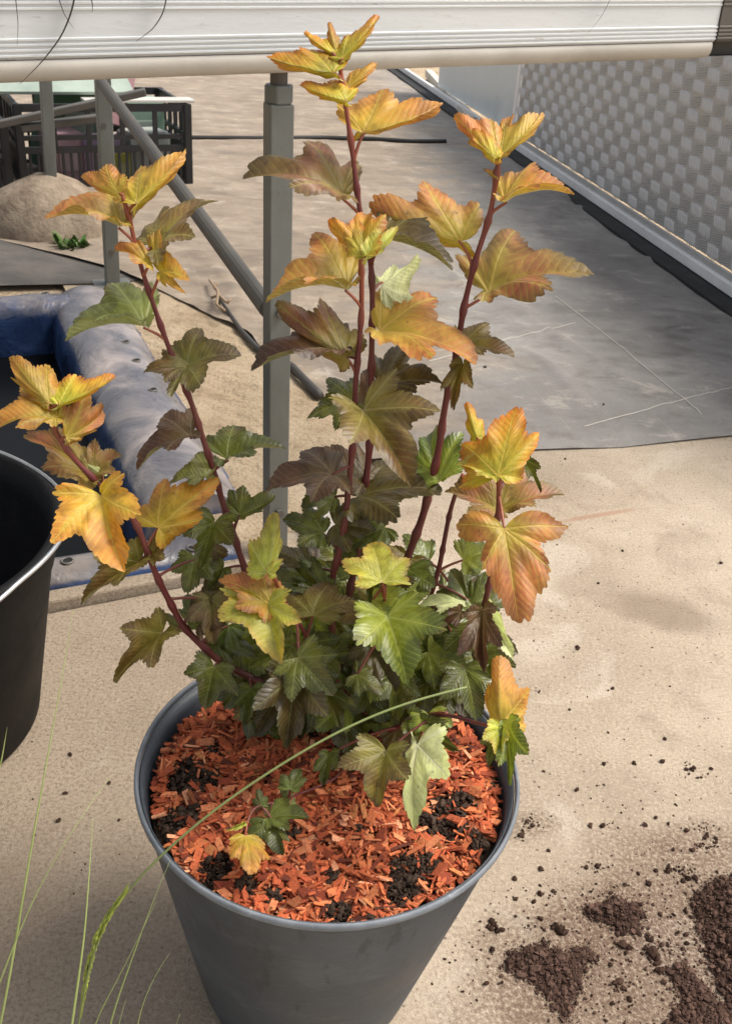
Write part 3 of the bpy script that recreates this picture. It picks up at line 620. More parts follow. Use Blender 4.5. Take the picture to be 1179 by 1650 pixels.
for x, y, z in ((77, 470, .056), (203, 552, .062), (216, 582, .062), (249, 627, .062), (307, 883, .040), (103, 905, .040)):
    Q = np.concatenate(TARP_PTS); dq = Q - CC; zq = dq @ CF; e_ = np.hypot(PW / 2 + FPX * (dq @ CR) / zq - x, PH / 2 - FPX * (dq @ CU) / zq - y) + (Q[:, 2] < .02) * 1e4
    p = Q[np.argmin(e_)] + EZ * .0012; m = MB()
    for r0, r1 in ((.0085, .0016),): 
        ring = [p + E1 * math.cos(a) * r0 + E2 * math.sin(a) * r0 for a in np.linspace(0, 6.28, 18)]; m.tube(ring, r1, 6)
    m.build("eyelet", eye, basin, True)
    m = MB(); m.tube([p - EZ * .003, p - EZ * .0002], .0076, 12); m.build("eyelet_hole", M["rub"], basin)

# ------------------------------------------------------------------ black bucket
bd_ = 1.10; BC = CC + ray(-230, 858) * bd_; BR = 318 / FPX * bd_; BH = BC[2]
bucket = empty("bucket", (BC[0], BC[1], 0), "black plastic bucket with wire handle at the left edge", "bucket")
m = MB(); kb = .77
m.lathe([(0.001, .004), (BR * kb - .01, .0), (BR * kb, .006), (BR * .93, BH - .05), (BR * .945, BH - .045), (BR * .975, BH - .006), (BR, BH - .002), (BR, BH + .004), (BR - .004, BH + .006), (BR - .010, BH + .004), (BR * .945 - .006, BH - .03), (BR * kb - .006, .012), (.001, .012)], (BC[0], BC[1], 0), 120)
m.build("body", M["bucket"], bucket, True)
m = MB(); ring = []
for a in np.linspace(-1.75, 1.25, 60):                      # the handle lies round the rim and sags at the front
    sag = -.030 * max(0, math.sin(-a * 1.0 - .35)) ** 1.0; rr = BR + .004 + .003 * math.sin(a * 5)
    ring.append((BC[0] + rr * math.cos(a), BC[1] + rr * math.sin(a), BH + .004 + sag))
m.tube(ring, .0026, 8); m.build("handle", M["wire"], bucket, True)

# ------------------------------------------------------------------ the pot
PX, PY, PR, RZ = -.0150, .611, .1590, .280
pot = empty("plant_pot", (PX - .008, PY, 0), "large tapered dark grey plastic pot with scuffed, worn rim", "plant pot")
tl = lambda z: (-.010 * (1 - z / RZ), 0)
m = MB(); rb = .095
pr = [(.001, .002), (rb - .006, 0), (rb, .005)] + [(rb + (PR - .003 - rb) * (z / RZ) ** .96, z) for z in np.linspace(.02, RZ - .004, 24)]
pr += [(PR - .0055, RZ - .002), (PR - .010, RZ - .02), (PR - .02, .20), (.001, .19)]
m.lathe(pr, (PX, PY, 0), 128, tilt=tl); m.build("body", M["pot"], pot, True)
m = MB(); rp = [(PR - .0018 + .0020 * math.cos(a), RZ - .0025 + .0034 * math.sin(a)) for a in np.linspace(-1.9, math.pi + .6, 16)]
m.lathe(rp, (PX, PY, 0), 160); m.build("rim", M["rim"], pot, True)

# ------------------------------------------------------------------ soil and mulch in the pot
SZ = .2560
def top_z(x, y):
    r = np.hypot(x - PX, y - PY) / (PR - .012)
    return SZ + .012 * (1 - r ** 2) + .003 * np.sin(x * 60 + 1) * np.cos(y * 55) 
nr, na = 26, 110; m = MB(); vs = []
for i in range(nr):
    for k in range(na):
        a = 2 * math.pi * k / na; r = (PR - .0125) * (i / (nr - 1)); x, y = PX + r * math.cos(a), PY + r * math.sin(a)
        vs.append((x, y, top_z(x, y) - .004 + rng.normal(0, .0012)))
m.add(vs, [(i * na + k, i * na + (k + 1) % na, (i + 1) * na + (k + 1) % na, (i + 1) * na + k) for i in range(nr - 1) for k in range(na)], 0, (.045, .030, .022))
tag(m.build("potting_soil", M["soilc"], None, True), "dark damp potting soil filling the grey pot under the red mulch", "potting soil", kind="stuff")
soil_px = [(300, 1248, 42), (335, 1258, 26), (275, 1318, 36), (315, 1305, 24), (345, 1205, 20), (305, 1118, 14), (718, 1318, 46), (745, 1290, 30), (690, 1330, 30), (655, 1408, 42), (690, 1390, 24), (640, 1440, 26), (545, 1468, 26), (600, 1480, 14), (770, 1350, 20), (350, 1395, 34), (395, 1420, 22), (440, 1440, 12), (800, 1255, 16), (535, 1408, 15), (705, 1160, 20), (560, 1210, 30), (590, 1195, 26), (575, 1345, 10), (475, 1348, 14), (500, 1190, 30), (640, 1210, 30)]
sp = [(atz(x, y, SZ + .008), r / 1600 * .66) for x, y, r in soil_px]
def in_soil(x, y): return max([1 - math.hypot(x - c[0], (y - c[1]) * .75) / r for c, r in sp])
tones = [lin(*c) for c in ((196, 100, 62), (208, 116, 72), (174, 86, 54), (224, 138, 94), (142, 66, 44), (236, 164, 122), (102, 52, 38), (198, 128, 78), (160, 92, 56))]
tw_ = [.22, .2, .17, .12, .12, .05, .06, .03, .03]
m = MB(); chips = 0
for k in range(9500):
    r = (PR - .0165) * math.sqrt(rng.uniform(0, 1)); a = rng.uniform(0, 6.2832); x, y = PX + r * math.cos(a), PY + r * math.sin(a)
    q = in_soil(x, y)
    if q > 0 and rng.uniform() < min(.97, .60 + q): continue
    big = rng.uniform()
    if big < .22: L, W_, T_ = rng.uniform(.008, .017), rng.uniform(.0034, .0070), rng.uniform(.0010, .0022)
    elif big < .58: L, W_, T_ = rng.uniform(.008, .018), rng.uniform(.0012, .0028), rng.uniform(.0008, .0016)
    else: L, W_, T_ = rng.uniform(.003, .009), rng.uniform(.0007, .0022), rng.uniform(.0005, .0012)
    L = min(L, 2.0 * max(.003, (PR - .0135) - r) + .004) if r > PR - .028 else L
    az = rng.uniform(0, 6.2832); ti, ro = rng.normal(0, .20), rng.normal(0, .30)
    d = np.array([math.cos(az) * math.cos(ti), math.sin(az) * math.cos(ti), math.sin(ti)]); s_ = unit(np.cross(EZ, d)); u_ = np.cross(d, s_); s2 = s_ * math.cos(ro) + u_ * math.sin(ro); u2 = np.cross(d, s2)
    z = top_z(x, y) + rng.uniform(-.003, .0045) + abs(math.sin(ti)) * L * .4
    c = np.array([x, y, z]); j = rng.normal(0, .16, (8, 3)); i0 = len(m.v)
    tone = np.array(tones[rng.choice(9, p=tw_)]) * rng.uniform(.60, 1.25)
    sk = rng.uniform(-.5, .5); vs = []
    for kk in (-1, 1):
        for ii, jj in ((-1, -1), (1, -1), (1, 1), (-1, 1)):
            e = j[len(vs)]
            vs.append(c + d * (ii * L / 2 * (1 + e[0]) + sk * jj * W_ * .5) + s2 * W_ / 2 * (jj * (1 + e[1])) + u2 * T_ / 2 * (kk + e[2] * .6))
    m.add(vs, [(3, 2, 1, 0), (4, 5, 6, 7), (0, 1, 5, 4), (1, 2, 6, 5), (2, 3, 7, 6), (3, 0, 4, 7)], 0, tuple(tone.clip(0, 1)))
tag(m.build("bark_mulch", M["mulch"], None), "orange red dyed wood chip mulch spread over the soil in the grey pot", "mulch", kind="stuff")
m = MB()
for c, r in sp:
    for k in range(int(60 + r * 8500)):
        a, q = rng.uniform(0, 6.28), r * math.sqrt(rng.uniform()) * 1.02; x, y = c[0] + q * math.cos(a), c[1] + q * math.sin(a) * 1.2
        if math.hypot(x - PX, y - PY) > PR - .016: continue
        s_ = rng.choice([rng.uniform(.0006, .0017), rng.uniform(.0017, .0040)], p=[.86, .14]); b = rng.uniform(.55, 1.5)
        m.rock((x, y, top_z(x, y) + rng.uniform(-.001, .004) * (1.6 - q / r)), s_, int(rng.integers(1e9)), .8, 0, (.060 * b, .040 * b, .029 * b), 1, .36)
tag(m.build("soil_clumps", M["soilc"], None), "black crumbly soil clumps showing through the red mulch", "soil clumps", kind="stuff")

# ------------------------------------------------------------------ soil spilled on the floor
def heap(pxs, label, seed, hgt=.010, dens=1.0):
    """pxs: outline on the floor"""
    pl = np.array([atz(x, y)[:2] for x, y in pxs]); cen = pl.mean(0); m = MB(); g = np.random.default_rng(seed)
    def inside(p):
        c = False; n = len(pl)
        for i in range(n):
            a, b = pl[i], pl[(i + 1) % n]
            if (a[1] > p[1]) != (b[1] > p[1]) and p[0] < (b[0] - a[0]) * (p[1] - a[1]) / (b[1] - a[1]) + a[0]: c = not c
        return c
    def depth(p): return min(np.linalg.norm(p - a - (b - a) * np.clip((p - a) @ (b - a) / ((b - a) @ (b - a)), 0, 1)) for a, b in zip(pl, np.roll(pl, -1, 0)))
    lo, hi = pl.min(0) - .016, pl.max(0) + .016; area = np.prod(hi - lo)
    for k in range(int(area * 560000 * dens)):
        p = lo + (hi - lo) * g.uniform(0, 1, 2); ins = inside(p); dd = depth(p)
        if not ins and (dd > .016 or g.uniform() > .30 * (1 - dd / .016) ** 2): continue
        if ins and dd < .010 and g.uniform() < .6 * (1 - dd / .010) + .25 * (math.sin(p[0] * 410) * math.sin(p[1] * 370) > .1): continue
        f = min(1, dd / .03) if ins else 0; s_ = g.choice([g.uniform(.0005, .0013), g.uniform(.0013, .0040)], p=[.90, .10]) * (1 if ins else .6); b = g.uniform(.6, 1.5)
        z = f ** .7 * hgt * g.uniform(.25, 1) + s_ * .3; m.rock((p[0], p[1], z), s_, int(g.integers(1e9)), .75, 0, (.098 * b, .058 * b, .044 * b), 1, .36)
    n = 28; vs = []; 
    for i in range(n):
        for j in range(n):
            p = lo + (hi - lo) * np.array([j / (n - 1), i / (n - 1)]); ins = inside(p); dd = depth(p)
            vs.append((p[0], p[1], (min(1, dd / .03) ** .7 * hgt * .62 + g.normal(0, .0008)) if ins and dd > .003 else -.003))
    m.add(vs, [(i * n + j, i * n + j + 1, (i + 1) * n + j + 1, (i + 1) * n + j) for i in range(n - 1) for j in range(n - 1) if max(vs[k][2] for k in (i * n + j, i * n + j + 1, (i + 1) * n + j + 1, (i + 1) * n + j)) > 0], 0, (.075, .043, .032))
    return tag(m.build("soil_heap", M["soilc"], None), label, "soil heap", "spilled soil heaps on the floor")
heap([(812, 1535), (845, 1522), (880, 1515), (905, 1530), (945, 1525), (968, 1540), (945, 1565), (938, 1600), (920, 1628), (930, 1650), (905, 1645), (880, 1610), (850, 1585), (812, 1565)], "flat brown soil heap on the floor nearest the grey pot", 1, .007)
heap([(938, 1462), (965, 1455), (985, 1436), (1002, 1450), (1035, 1455), (1040, 1480), (1030, 1505), (995, 1508), (970, 1490), (940, 1480)], "small round crumbly soil heap, farthest from the bottom edge", 2, .014)
heap([(1110, 1450), (1135, 1420), (1200, 1400), (1260, 1500), (1260, 1680), (1180, 1640), (1150, 1590), (1135, 1540), (1120, 1500)], "largest soil heap, cut off by the right edge", 3, .012)
heap([(1070, 1560), (1100, 1548), (1140, 1590), (1190, 1640), (1200, 1700), (1090, 1710), (1060, 1660), (1090, 1610)], "low brown soil heap at the bottom, in front of the largest one", 4, .008)
m = MB(); spill = []
for cx, cy, rx, ry, n in ((850, 1325, 26, 10, 34), (835, 1345, 10, 10, 16), (1130, 1335, 22, 10, 26), (1135, 1362, 24, 10, 40), (1080, 1400, 18, 8, 30), (1105, 1405, 20, 8, 22), (955, 1397, 26, 8, 22), (905, 1500, 16, 8, 22), (855, 1490, 10, 10, 10), (790, 1495, 12, 12, 24), (1055, 1540, 26, 22, 40), (1000, 1590, 40, 40, 60), (1000, 1540, 60, 30, 40), (975, 1330, 20, 6, 8), (1120, 1245, 20, 14, 24), (1080, 1430, 70, 40, 60), (950, 1440, 110, 60, 50), (990, 1620, 70, 50, 60), (1090, 1530, 60, 60, 90), (860, 1450, 60, 50, 40), (770, 1560, 60, 60, 40), (1050, 1300, 120, 90, 34), (950, 1250, 140, 120, 24), (1020, 1130, 150, 120, 20), (950, 900, 240, 160, 44), (150, 1320, 130, 140, 24)):
    for k in range(n): spill.append((rng.normal(cx, rx * .6), rng.normal(cy, ry * .6), rng.choice([rng.uniform(.0006, .0016), rng.uniform(.0016, .0040)], p=[.8, .2])))
spill += [(929, 1044, .0045), (930, 1047, .003), (868, 1115, .0028), (917, 1144, .0025), (1020, 1230, .0035), (1022, 1231, .003), (1066, 1228, .0035), (1070, 1191, .0028), (1055, 1318, .003), (970, 1331, .004), (950, 1331, .0035), (900, 1500, .006), (908, 1503, .005), (1050, 1538, .006), (1056, 1545, .005), (1060, 1565, .0055), (1002, 1523, .005), (897, 878, .0022), (1000, 1310, .002), (455, 880, .002), (950, 580, .004), (780, 600, .004), (845, 690, .0035), (840, 730, .003), (910, 740, .003), (970, 660, .003), (1180, 550, .004), (192, 1322, .0022), (350, 990, .003)]
for x, y, s_ in spill:
    if x < 840 and 205 < x and y > 1040 and math.hypot(x - 521, (y - 1260) * 1.3) < 330: continue
    p = atz(x, y); b = rng.uniform(.6, 1.5); zf = .012 if p[1] > 1.95 or (p[1] > 1.8 and p[0] > .2) else 0
    m.rock((p[0], p[1], zf + s_ * .35), s_, int(rng.integers(1e9)), .75, 0, (.060 * b, .034 * b, .024 * b), 1, .25)
tag(m.build("soil_crumbs", M["soilc"], None), "loose dark soil crumbs scattered over the concrete floor", "soil crumbs", kind="stuff")

# ------------------------------------------------------------------ shrub
ROOT = np.array([-.006, .672, .262])
shrub = empty("ninebark_shrub", ROOT, "young amber and bronze leaved shrub with dark red stems planted in the grey pot", "shrub")
def S(*c): return np.array(lin(*c))
# base (round the petiole), blade, edge, blotch, vein, underside, roughness
PAL = dict(
    Y=(S(188, 194, 44), S(226, 162, 38), S(218, 104, 48), S(226, 178, 44), S(236, 206, 78), S(196, 190, 92), .50),
    O=(S(190, 172, 50), S(208, 122, 68), S(172, 112, 60), S(200, 142, 58), S(220, 186, 80), S(186, 172, 88), .50),
    A=(S(200, 182, 46), S(216, 144, 52), S(202, 140, 58), S(208, 164, 52), S(228, 194, 88), S(200, 180, 90), .50),
    R=(S(160, 150, 54), S(168, 102, 70), S(104, 92, 46), S(146, 116, 54), S(186, 162, 80), S(160, 158, 78), .46),
    B=(S(146, 140, 54), S(126, 92, 52), S(98, 86, 44), S(144, 124, 54), S(176, 162, 94), S(156, 160, 92), .42),
    V=(S(112, 94, 52), S(102, 68, 48), S(82, 64, 40), S(116, 80, 54), S(152, 130, 96), S(146, 150, 96), .40),
    W=(S(116, 106, 48), S(88, 70, 38), S(70, 66, 34), S(102, 82, 42), S(142, 134, 82), S(140, 150, 90), .36),
    D=(S(122, 132, 50), S(94, 100, 40), S(76, 80, 34), S(112, 104, 46), S(154, 160, 84), S(152, 166, 104), .26),
    E=(S(168, 176, 54), S(106, 120, 42), S(86, 100, 36), S(128, 136, 48), S(186, 194, 92), S(160, 176, 104), .33),
    G=(S(150, 158, 74), S(118, 124, 60), S(106, 104, 56), S(134, 136, 64), S(180, 186, 108), S(172, 182, 112), .38),
    L=(S(196, 204, 62), S(206, 196, 70), S(216, 172, 84), S(192, 200, 72), S(222, 218, 118), S(200, 206, 120), .46),
    P=(S(236, 244, 160), S(228, 240, 150), S(220, 234, 134), S(238, 244, 170), S(250, 252, 200), S(248, 254, 186), .50),
)
def _soft(c, k=.98):
    g_ = c @ np.array([.3, .6, .1]); return np.clip((g_ + (c - g_) * k) * .80, .004, 1)
PAL = {k: tuple(_soft(q) if isinstance(q, np.ndarray) else q for q in v) for k, v in PAL.items()}
NTH = 76
FAN = np.array([1.0, .90, .78, .71, .65, .60, .49, .37, .50, .78, .82, .62, .36, .06])
def _outline(lobe, seed, fan=False):
    g = np.random.default_rng(seed)
    th = np.array([0, 9, 19, 27, 37, 50, 62, 72, 80, 90, 100, 113, 126, 140.]); r1 = np.array([1.0, .91, .76, .58, .64, .84, .70, .54, .44, .50, .53, .42, .25, .05]); r0 = np.array([1.0, .88, .73, .63, .58, .56, .52, .48, .45, .43, .40, .33, .22, .05])
    base = (FAN if fan else r0 * (1 - lobe) + r1 * lobe) * np.r_[1, 1 + g.normal(0, .045, 12), 1]
    t = np.unique(np.r_[np.linspace(0, 140, NTH - 2), 50, 100]); r = np.interp(t, th, base)
    k = np.array([.25, .5, .25]); rs = r.copy(); rs[1:-1] = np.convolve(r, k, 'valid'); r = rs
    arc = np.r_[0, np.cumsum(np.hypot(np.diff(r), np.radians(np.diff(t)) * (r[1:] + r[:-1]) / 2))]; arc += g.uniform(0, .05)
    f1 = (arc / .098) % 1; f2 = (arc / .049) % 1
    tooth = .058 * (1 - np.abs(2 * f1 - 1)) ** .8 + .032 * (1 - np.abs(2 * f2 - 1)) - .044
    amp = np.interp(t, [0, 4, 105, 130, 140], [.3, 1, 1, .4, 0]); return np.radians(t), r + tooth * amp
def leaf(parent, attach, base, Mv, Lv, Rv, pal, lobe=1.0, seed=0, arch=.10, droop=.06, ruf=.030, pet=True, label=None, fan=False):
    g = np.random.default_rng(seed); nr = 8
    tr, rr = _outline(lobe, seed * 2 + 1, fan); tlf, rl = _outline(lobe, seed * 2 + 2, fan)
    th = np.r_[-tlf[::-1], tr[1:]]; ro = np.r_[rl[::-1], rr[1:]]; n = len(th)
    rho = np.linspace(0, 1, nr + 1)[1:] ** .9
    X = rho[:, None] * ro * np.sin(th); Y = rho[:, None] * ro * np.cos(th); TH = np.tile(th, (nr, 1)); RH = np.tile(rho[:, None], (1, n))
    X, Y, TH, RH = [np.r_[v0, q.ravel()] for v0, q in zip((0, 0, 0, 0), (X, Y, TH, RH))]
    lob = np.where(X < 0, -X / .6, X / .6); a = Y - .5 * lob
    P = base + a[:, None] * Mv + np.where((X < 0)[:, None], lob[:, None] * Lv, lob[:, None] * Rv)
    ell = max(np.linalg.norm(Mv), np.linalg.norm(Lv) / .78, np.linalg.norm(Rv) / .78)
    nL, nR = unit(np.cross(Mv, Lv)), unit(np.cross(Rv, Mv)); N = unit(nL + nR + 1e-6 * CF)
    nn = np.where((X < 0)[:, None], nL * .6 + N * .4, nR * .6 + N * .4)
    yy = Y.clip(0, 1); P = P + N * (ell * arch * 4 * (yy * (1 - yy)))[:, None]
    lb = lob.clip(0, 1.2); P = P + nn * (ell * droop * 4 * lb * (1 - lb))[:, None]
    ph = g.uniform(0, 6.28, 4)
    P = P + nn * (ell * ruf * RH ** 2 * (np.sin(TH * 7 + ph[0]) + .7 * np.sin(TH * 13 + ph[1])))[:, None]
    s_, k_ = np.hypot(X, Y), np.clip(np.round(TH / math.radians(50)), -2, 2); tp = TH - k_ * math.radians(50)
    P = P + nn * (ell * .009 * s_ * (np.abs(np.sin(tp * 3.6)) - .5))[:, None]          # blade bulges between the main veins
    P = P + nn * (ell * .010 * wob(np.stack([X, Y], 1), seed + 5, 16))[:, None]
    xy = np.stack([X, Y], 1)
    b_, m_, e_, x_, v_, u_, ru = PAL[pal]
    jit = np.array([1 + g.normal(0, .10)] * 3) * (1 + g.normal(0, .03, 3))
    f1 = np.clip(1 - s_ / g.uniform(.42, .72), 0, 1) ** 1.0; f2 = np.clip((RH - .74) / .26, 0, 1) ** 1.5 * .8; f3 = np.clip(wob(xy, seed + 11, 6) * 1.3, 0, 1)
    C = m_[None] * (1 - f3[:, None]) + x_[None] * f3[:, None]; C = C * (1 - f1[:, None]) + b_[None] * f1[:, None]; C = C * (1 - f2[:, None]) + e_[None] * f2[:, None]
    burn = np.clip((RH - .86) / .14, 0, 1) * np.clip(wob(xy, seed + 17, 11) * 2 - .7, 0, 1) * .75; C = C * (1 - burn[:, None]) + np.array(lin(92, 58, 40))[None] * burn[:, None]
    C = (C * jit * (1 + .14 * wob(xy, seed + 13, 9))[:, None]).clip(0, 1)
    faces = [(0, 2 + j, 1 + j) for j in range(n - 1)] + [(1 + i * n + j, 1 + i * n + j + 1, 1 + (i + 1) * n + j + 1, 1 + (i + 1) * n + j) for i in range(nr - 1) for j in range(n - 1)]
    mb = MB(); mb.v = [tuple(p) for p in P]; mb.f = faces; mb.m = [0] * len(faces); nb = len(P); mb.c = [(1, 1, 1)] * nb
    if attach is not None and pet:
        d = np.asarray(base) - attach; L = np.linalg.norm(d); mid = (attach + base) / 2 + EZ * L * .12 - N * L * .10
        endp = base + unit(Mv) * ell * .02 - N * .0006
        Pp = [attach * (1 - q) ** 2 + 2 * mid * q * (1 - q) + endp * q * q for q in np.linspace(0, 1, 9)]
        mb.tube(Pp, list(np.interp(np.linspace(0, 1, 9), [0, .12, 1], [.0019, .00125, .00095])), 7, mat=1)
    me = bpy.data.meshes.new("leaf"); me.from_pydata(mb.v, [], mb.f); me.materials.append(M["leaf"]); me.materials.append(M["stem"])
    me.polygons.foreach_set("material_index", mb.m); me.polygons.foreach_set("use_smooth", [True] * len(mb.f))
    NV = len(mb.v); ex = NV - nb
    pc = np.array(lin(118, 60, 50)) if pal in "VWDB" else np.array(lin(150, 84, 62))
    def put(nm, arr, typ, w):
        at = me.attributes.new(nm, typ, 'POINT'); at.data.foreach_set(w, np.ascontiguousarray(arr, 'f').ravel())
    put("Col", np.r_[np.c_[C, np.full(nb, ru)], np.c_[np.tile(pc, (ex, 1)), np.full(ex, .4)]], 'FLOAT_COLOR', "color")
    put("Vein", np.c_[np.tile(v_ * jit, (NV, 1)).clip(0, 1), np.ones(NV)], 'FLOAT_COLOR', "color")
    put("Halo", np.c_[np.tile((b_ * .72 + v_ * .28) * jit, (NV, 1)).clip(0, 1), np.ones(NV)], 'FLOAT_COLOR', "color")
    put("Under", np.c_[np.tile(u_, (NV, 1)), np.ones(NV)], 'FLOAT_COLOR', "color")
    lc = np.c_[np.r_[X, np.zeros(ex)], np.r_[Y, np.zeros(ex)], np.full(NV, seed * 1.37 % 50)]; put("lc", lc, 'FLOAT_VECTOR', "vector")
    me.update(); o = link("leaf", me, parent)
    if label: o["label"] = label
    return o

STEMS = {   # pixels from the root up, depth at the top, radii
    0: ([(545, 1192), (500, 1150), (430, 1105), (353, 1066), (321, 1036), (294, 1009), (272, 966), (253, 930), (219, 840), (185, 803), (153, 773), (124, 745), (95, 708), (84, 680), (77, 648)], .615, .0044, .0019),
    1: ([(545, 1190), (500, 1095), (450, 1020), (410, 955), (388, 898), (375, 855), (360, 814), (345, 760), (326, 703), (307, 643), (293, 613), (273, 562), (259, 524), (245, 484), (230, 438), (217, 391), (208, 345), (196, 312)], .690, .0044, .0016),
    2: ([(552, 1195), (543, 1060), (555, 1003), (572, 905), (580, 862), (585, 801), (594, 742), (598, 660), (598, 595), (600, 508), (599, 430), (590, 385), (579, 340), (567, 239), (560, 190), (553, 150), (547, 100)], .705, .0046, .0017),
    3: ([(540, 1195), (536, 1060), (531, 965), (537, 921), (547, 890), (556, 840), (563, 770), (570, 700), (573, 610), (578, 564), (582, 513), (583, 462), (581, 404)], .650, .0042, .0019),
    4: ([(570, 1190), (585, 1090), (610, 1010), (640, 940), (655, 902), (681, 833), (697, 770), (709, 711), (716, 653), (728, 610), (738, 552), (747, 493), (765, 420), (791, 343), (798, 291), (805, 244)], .690, .0052, .0019),
    5: ([(585, 1190), (620, 1110), (665, 1020), (693, 962), (707, 917), (716, 869), (724, 826), (735, 790), (746, 764)], .700, .0036, .0020),
    6: ([(590, 1195), (650, 1120), (709, 1077), (738, 1044), (765, 1005), (781, 975), (788, 940), (797, 880), (803, 815), (803, 757)], .620, .0042, .0019),
    7: ([(556, 1200), (560, 1122), (534, 1089), (510, 1060), (494, 1023), (478, 1000), (460, 975), (446, 940), (438, 922)], .600, .0034, .0014),
    8: ([(575, 1200), (605, 1090), (615, 1040), (620, 990), (619, 945)], .610, .0028, .0014),
    9: ([(585, 1205), (650, 1165), (720, 1150), (775, 1168), (806, 1172)], .530, .0026, .0014),
    10: ([(575, 1210), (540, 1255), (516, 1266), (480, 1280), (454, 1291), (425, 1296), (408, 1301), (398, 1325), (396, 1345)], .560, .0014, .0008),
}
stem_obj, stem_pts = {}, {}
for k, (px, y1, r0, r1) in STEMS.items():
    d = np.r_[0, np.cumsum(np.hypot(*np.diff(np.array(px, float), axis=0).T))]; d /= d[-1]
    y0 = atz(*px[0], .258)[1]; pts = []
    for (x, y), s_ in zip(px, d): pts.append(aty(x, y, y0 + (y1 - y0) * s_ ** .8))
    if k == 10: pts = [atz(x, y, z) for (x, y), z in zip(px, (.266, .275, .277, .283, .289, .293, .295, .292, .288))]
    pts = np.array(pts); stem_pts[k] = (px, pts)
    n = max(24, int(len(px) * 7)); fine = polyline(pts, n)
    for _ in range(6): fine[1:-1] = (fine[:-2] + 2 * fine[1:-1] + fine[2:]) / 4
    sd = np.linspace(0, 1, n); rad = (r0 + (r1 - r0) * sd ** .8) * .86
    nodes = np.linspace(.06, .97, max(3, len(px)))
    for q in nodes: rad = rad + r0 * .22 * np.exp(-((sd - q) / .008) ** 2)
    mb = MB(); n_side = 10; mb.tube(fine, list(rad), n_side)
    c0, c1_ = np.array(lin(84, 52, 42)), np.array(lin(98, 36, 38)); c2_ = np.array(lin(150, 78, 48))
    cc = []
    for q in sd:
        c = c0 * (1 - min(1, q * 2.2)) + c1_ * min(1, q * 2.2); c = c * (1 - max(0, q - .86) / .14) + c2_ * max(0, q - .86) / .14; cc += [tuple(c)] * n_side
    mb.c = cc; stem_obj[k] = mb.build("stem", M["stem"], shrub, True)
def on_stem(k, x, y):
    px, pts = stem_pts[k]; P = polyline(pts, 400); d = P - CC; z = d @ CF
    u = PW / 2 + FPX * (d @ CR) / z; v = PH / 2 - FPX * (d @ CU) / z; i = np.argmin((u - x) ** 2 + (v - y) ** 2); return P[i]
leaf_n = 0
def LF(k, at, b, t_, l, r, pal, d=0.0, lobe=1.0, zt=None, zl=None, zr=None, sc=.55, **kw):
    """stem, attach px, base / tip / left lobe / right lobe px, palette, depth shift of the base in cm (towards the camera)"""
    global leaf_n; leaf_n += 1
    A = on_stem(k, *(at or b)); zc = (A - CC) @ CF - d / 100.0
    def at_depth(p, dz=0.0): return CC + ray(*p) * (zc - dz)
    B = at_depth(b); T, L_, R_ = at_depth(t_), at_depth(l), at_depth(r)
    lm, ll, lr = np.linalg.norm(T - B), np.linalg.norm(L_ - B), np.linalg.norm(R_ - B)
    ell = max(lm, ll / .80, lr / .80) * 1.04
    def off(p, ln, want, z):
        if z is not None: return z * ell
        dy = (p[1] - b[1]) / (math.hypot(p[0] - b[0], p[1] - b[1]) + 1e-6)
        de = min(math.sqrt(max(0, want ** 2 - ln ** 2)), sc * ell)
        return de * (1 if dy > -.15 else -1) * (.55 + .45 * abs(dy))
    T = at_depth(t_, off(t_, lm, ell, zt)); L_ = at_depth(l, off(l, ll, .8 * ell, zl)); R_ = at_depth(r, off(r, lr, .8 * ell, zr))
    return leaf(stem_obj[k], A, B, T - B, L_ - B, R_ - B, pal, lobe, 1000 + leaf_n, **kw)

# --- middle tall stem
LF(2, (551, 130), (537, 118), (429, 91), (490, 110), (500, 71), 'Y', 1.0, .25)
LF(2, (549, 110), (551, 94), (610, 27), (560, 54), (585, 66), 'Y', .5, .15)
LF(2, (547, 105), (541, 88), (530, 37), (526, 64), (546, 60), 'O', -.4, .1)
LF(2, (547, 105), (536, 86), (489, 54), (511, 72), (520, 57), 'Y', -.2, .1)
LF(2, (555, 165), (557, 163), (482, 137), (518, 153), (536, 124), 'Y', 1.4, .5)
LF(2, (556, 160), (562, 140), (608, 103), (572, 112), (590, 132), 'A', .3, .3)
LF(2, (572, 262), (585, 214), (713, 166), (610, 138), (643, 186), 'A', .8, .8)
LF(2, (579, 346), (550, 315), (391, 291), (466, 324), (488, 245), 'R', .8, .9)
LF(2, (599, 425), (612, 388), (727, 440), (690, 350), (662, 402), 'W', 2.0, .8, zt=.2)
LF(2, (603, 475), (615, 457), (672, 408), (662, 474), (630, 418), 'P', -1.5, .8)
LF(2, (598, 545), (612, 534), (767, 590), (700, 496), (690, 594), 'O', 2.2, 1.0)
LF(2, (598, 628), (618, 622), (713, 619), (652, 566), (675, 642), 'W', .6, 1.0)
LF(2, (597, 670), (590, 668), (594, 588), (574, 622), (608, 618), 'V', -.6, .4)
LF(2, (592, 752), (585, 777), (514, 722), (525, 772), (572, 722), 'V', -.5, .9)
LF(2, (583, 815), (575, 800), (714, 793), (640, 752), (640, 848), 'W', 1.0, 1.0, ruf=.03)
LF(2, (578, 880), (600, 897), (606, 853), (578, 872), (627, 880), 'D', -.5, .8)
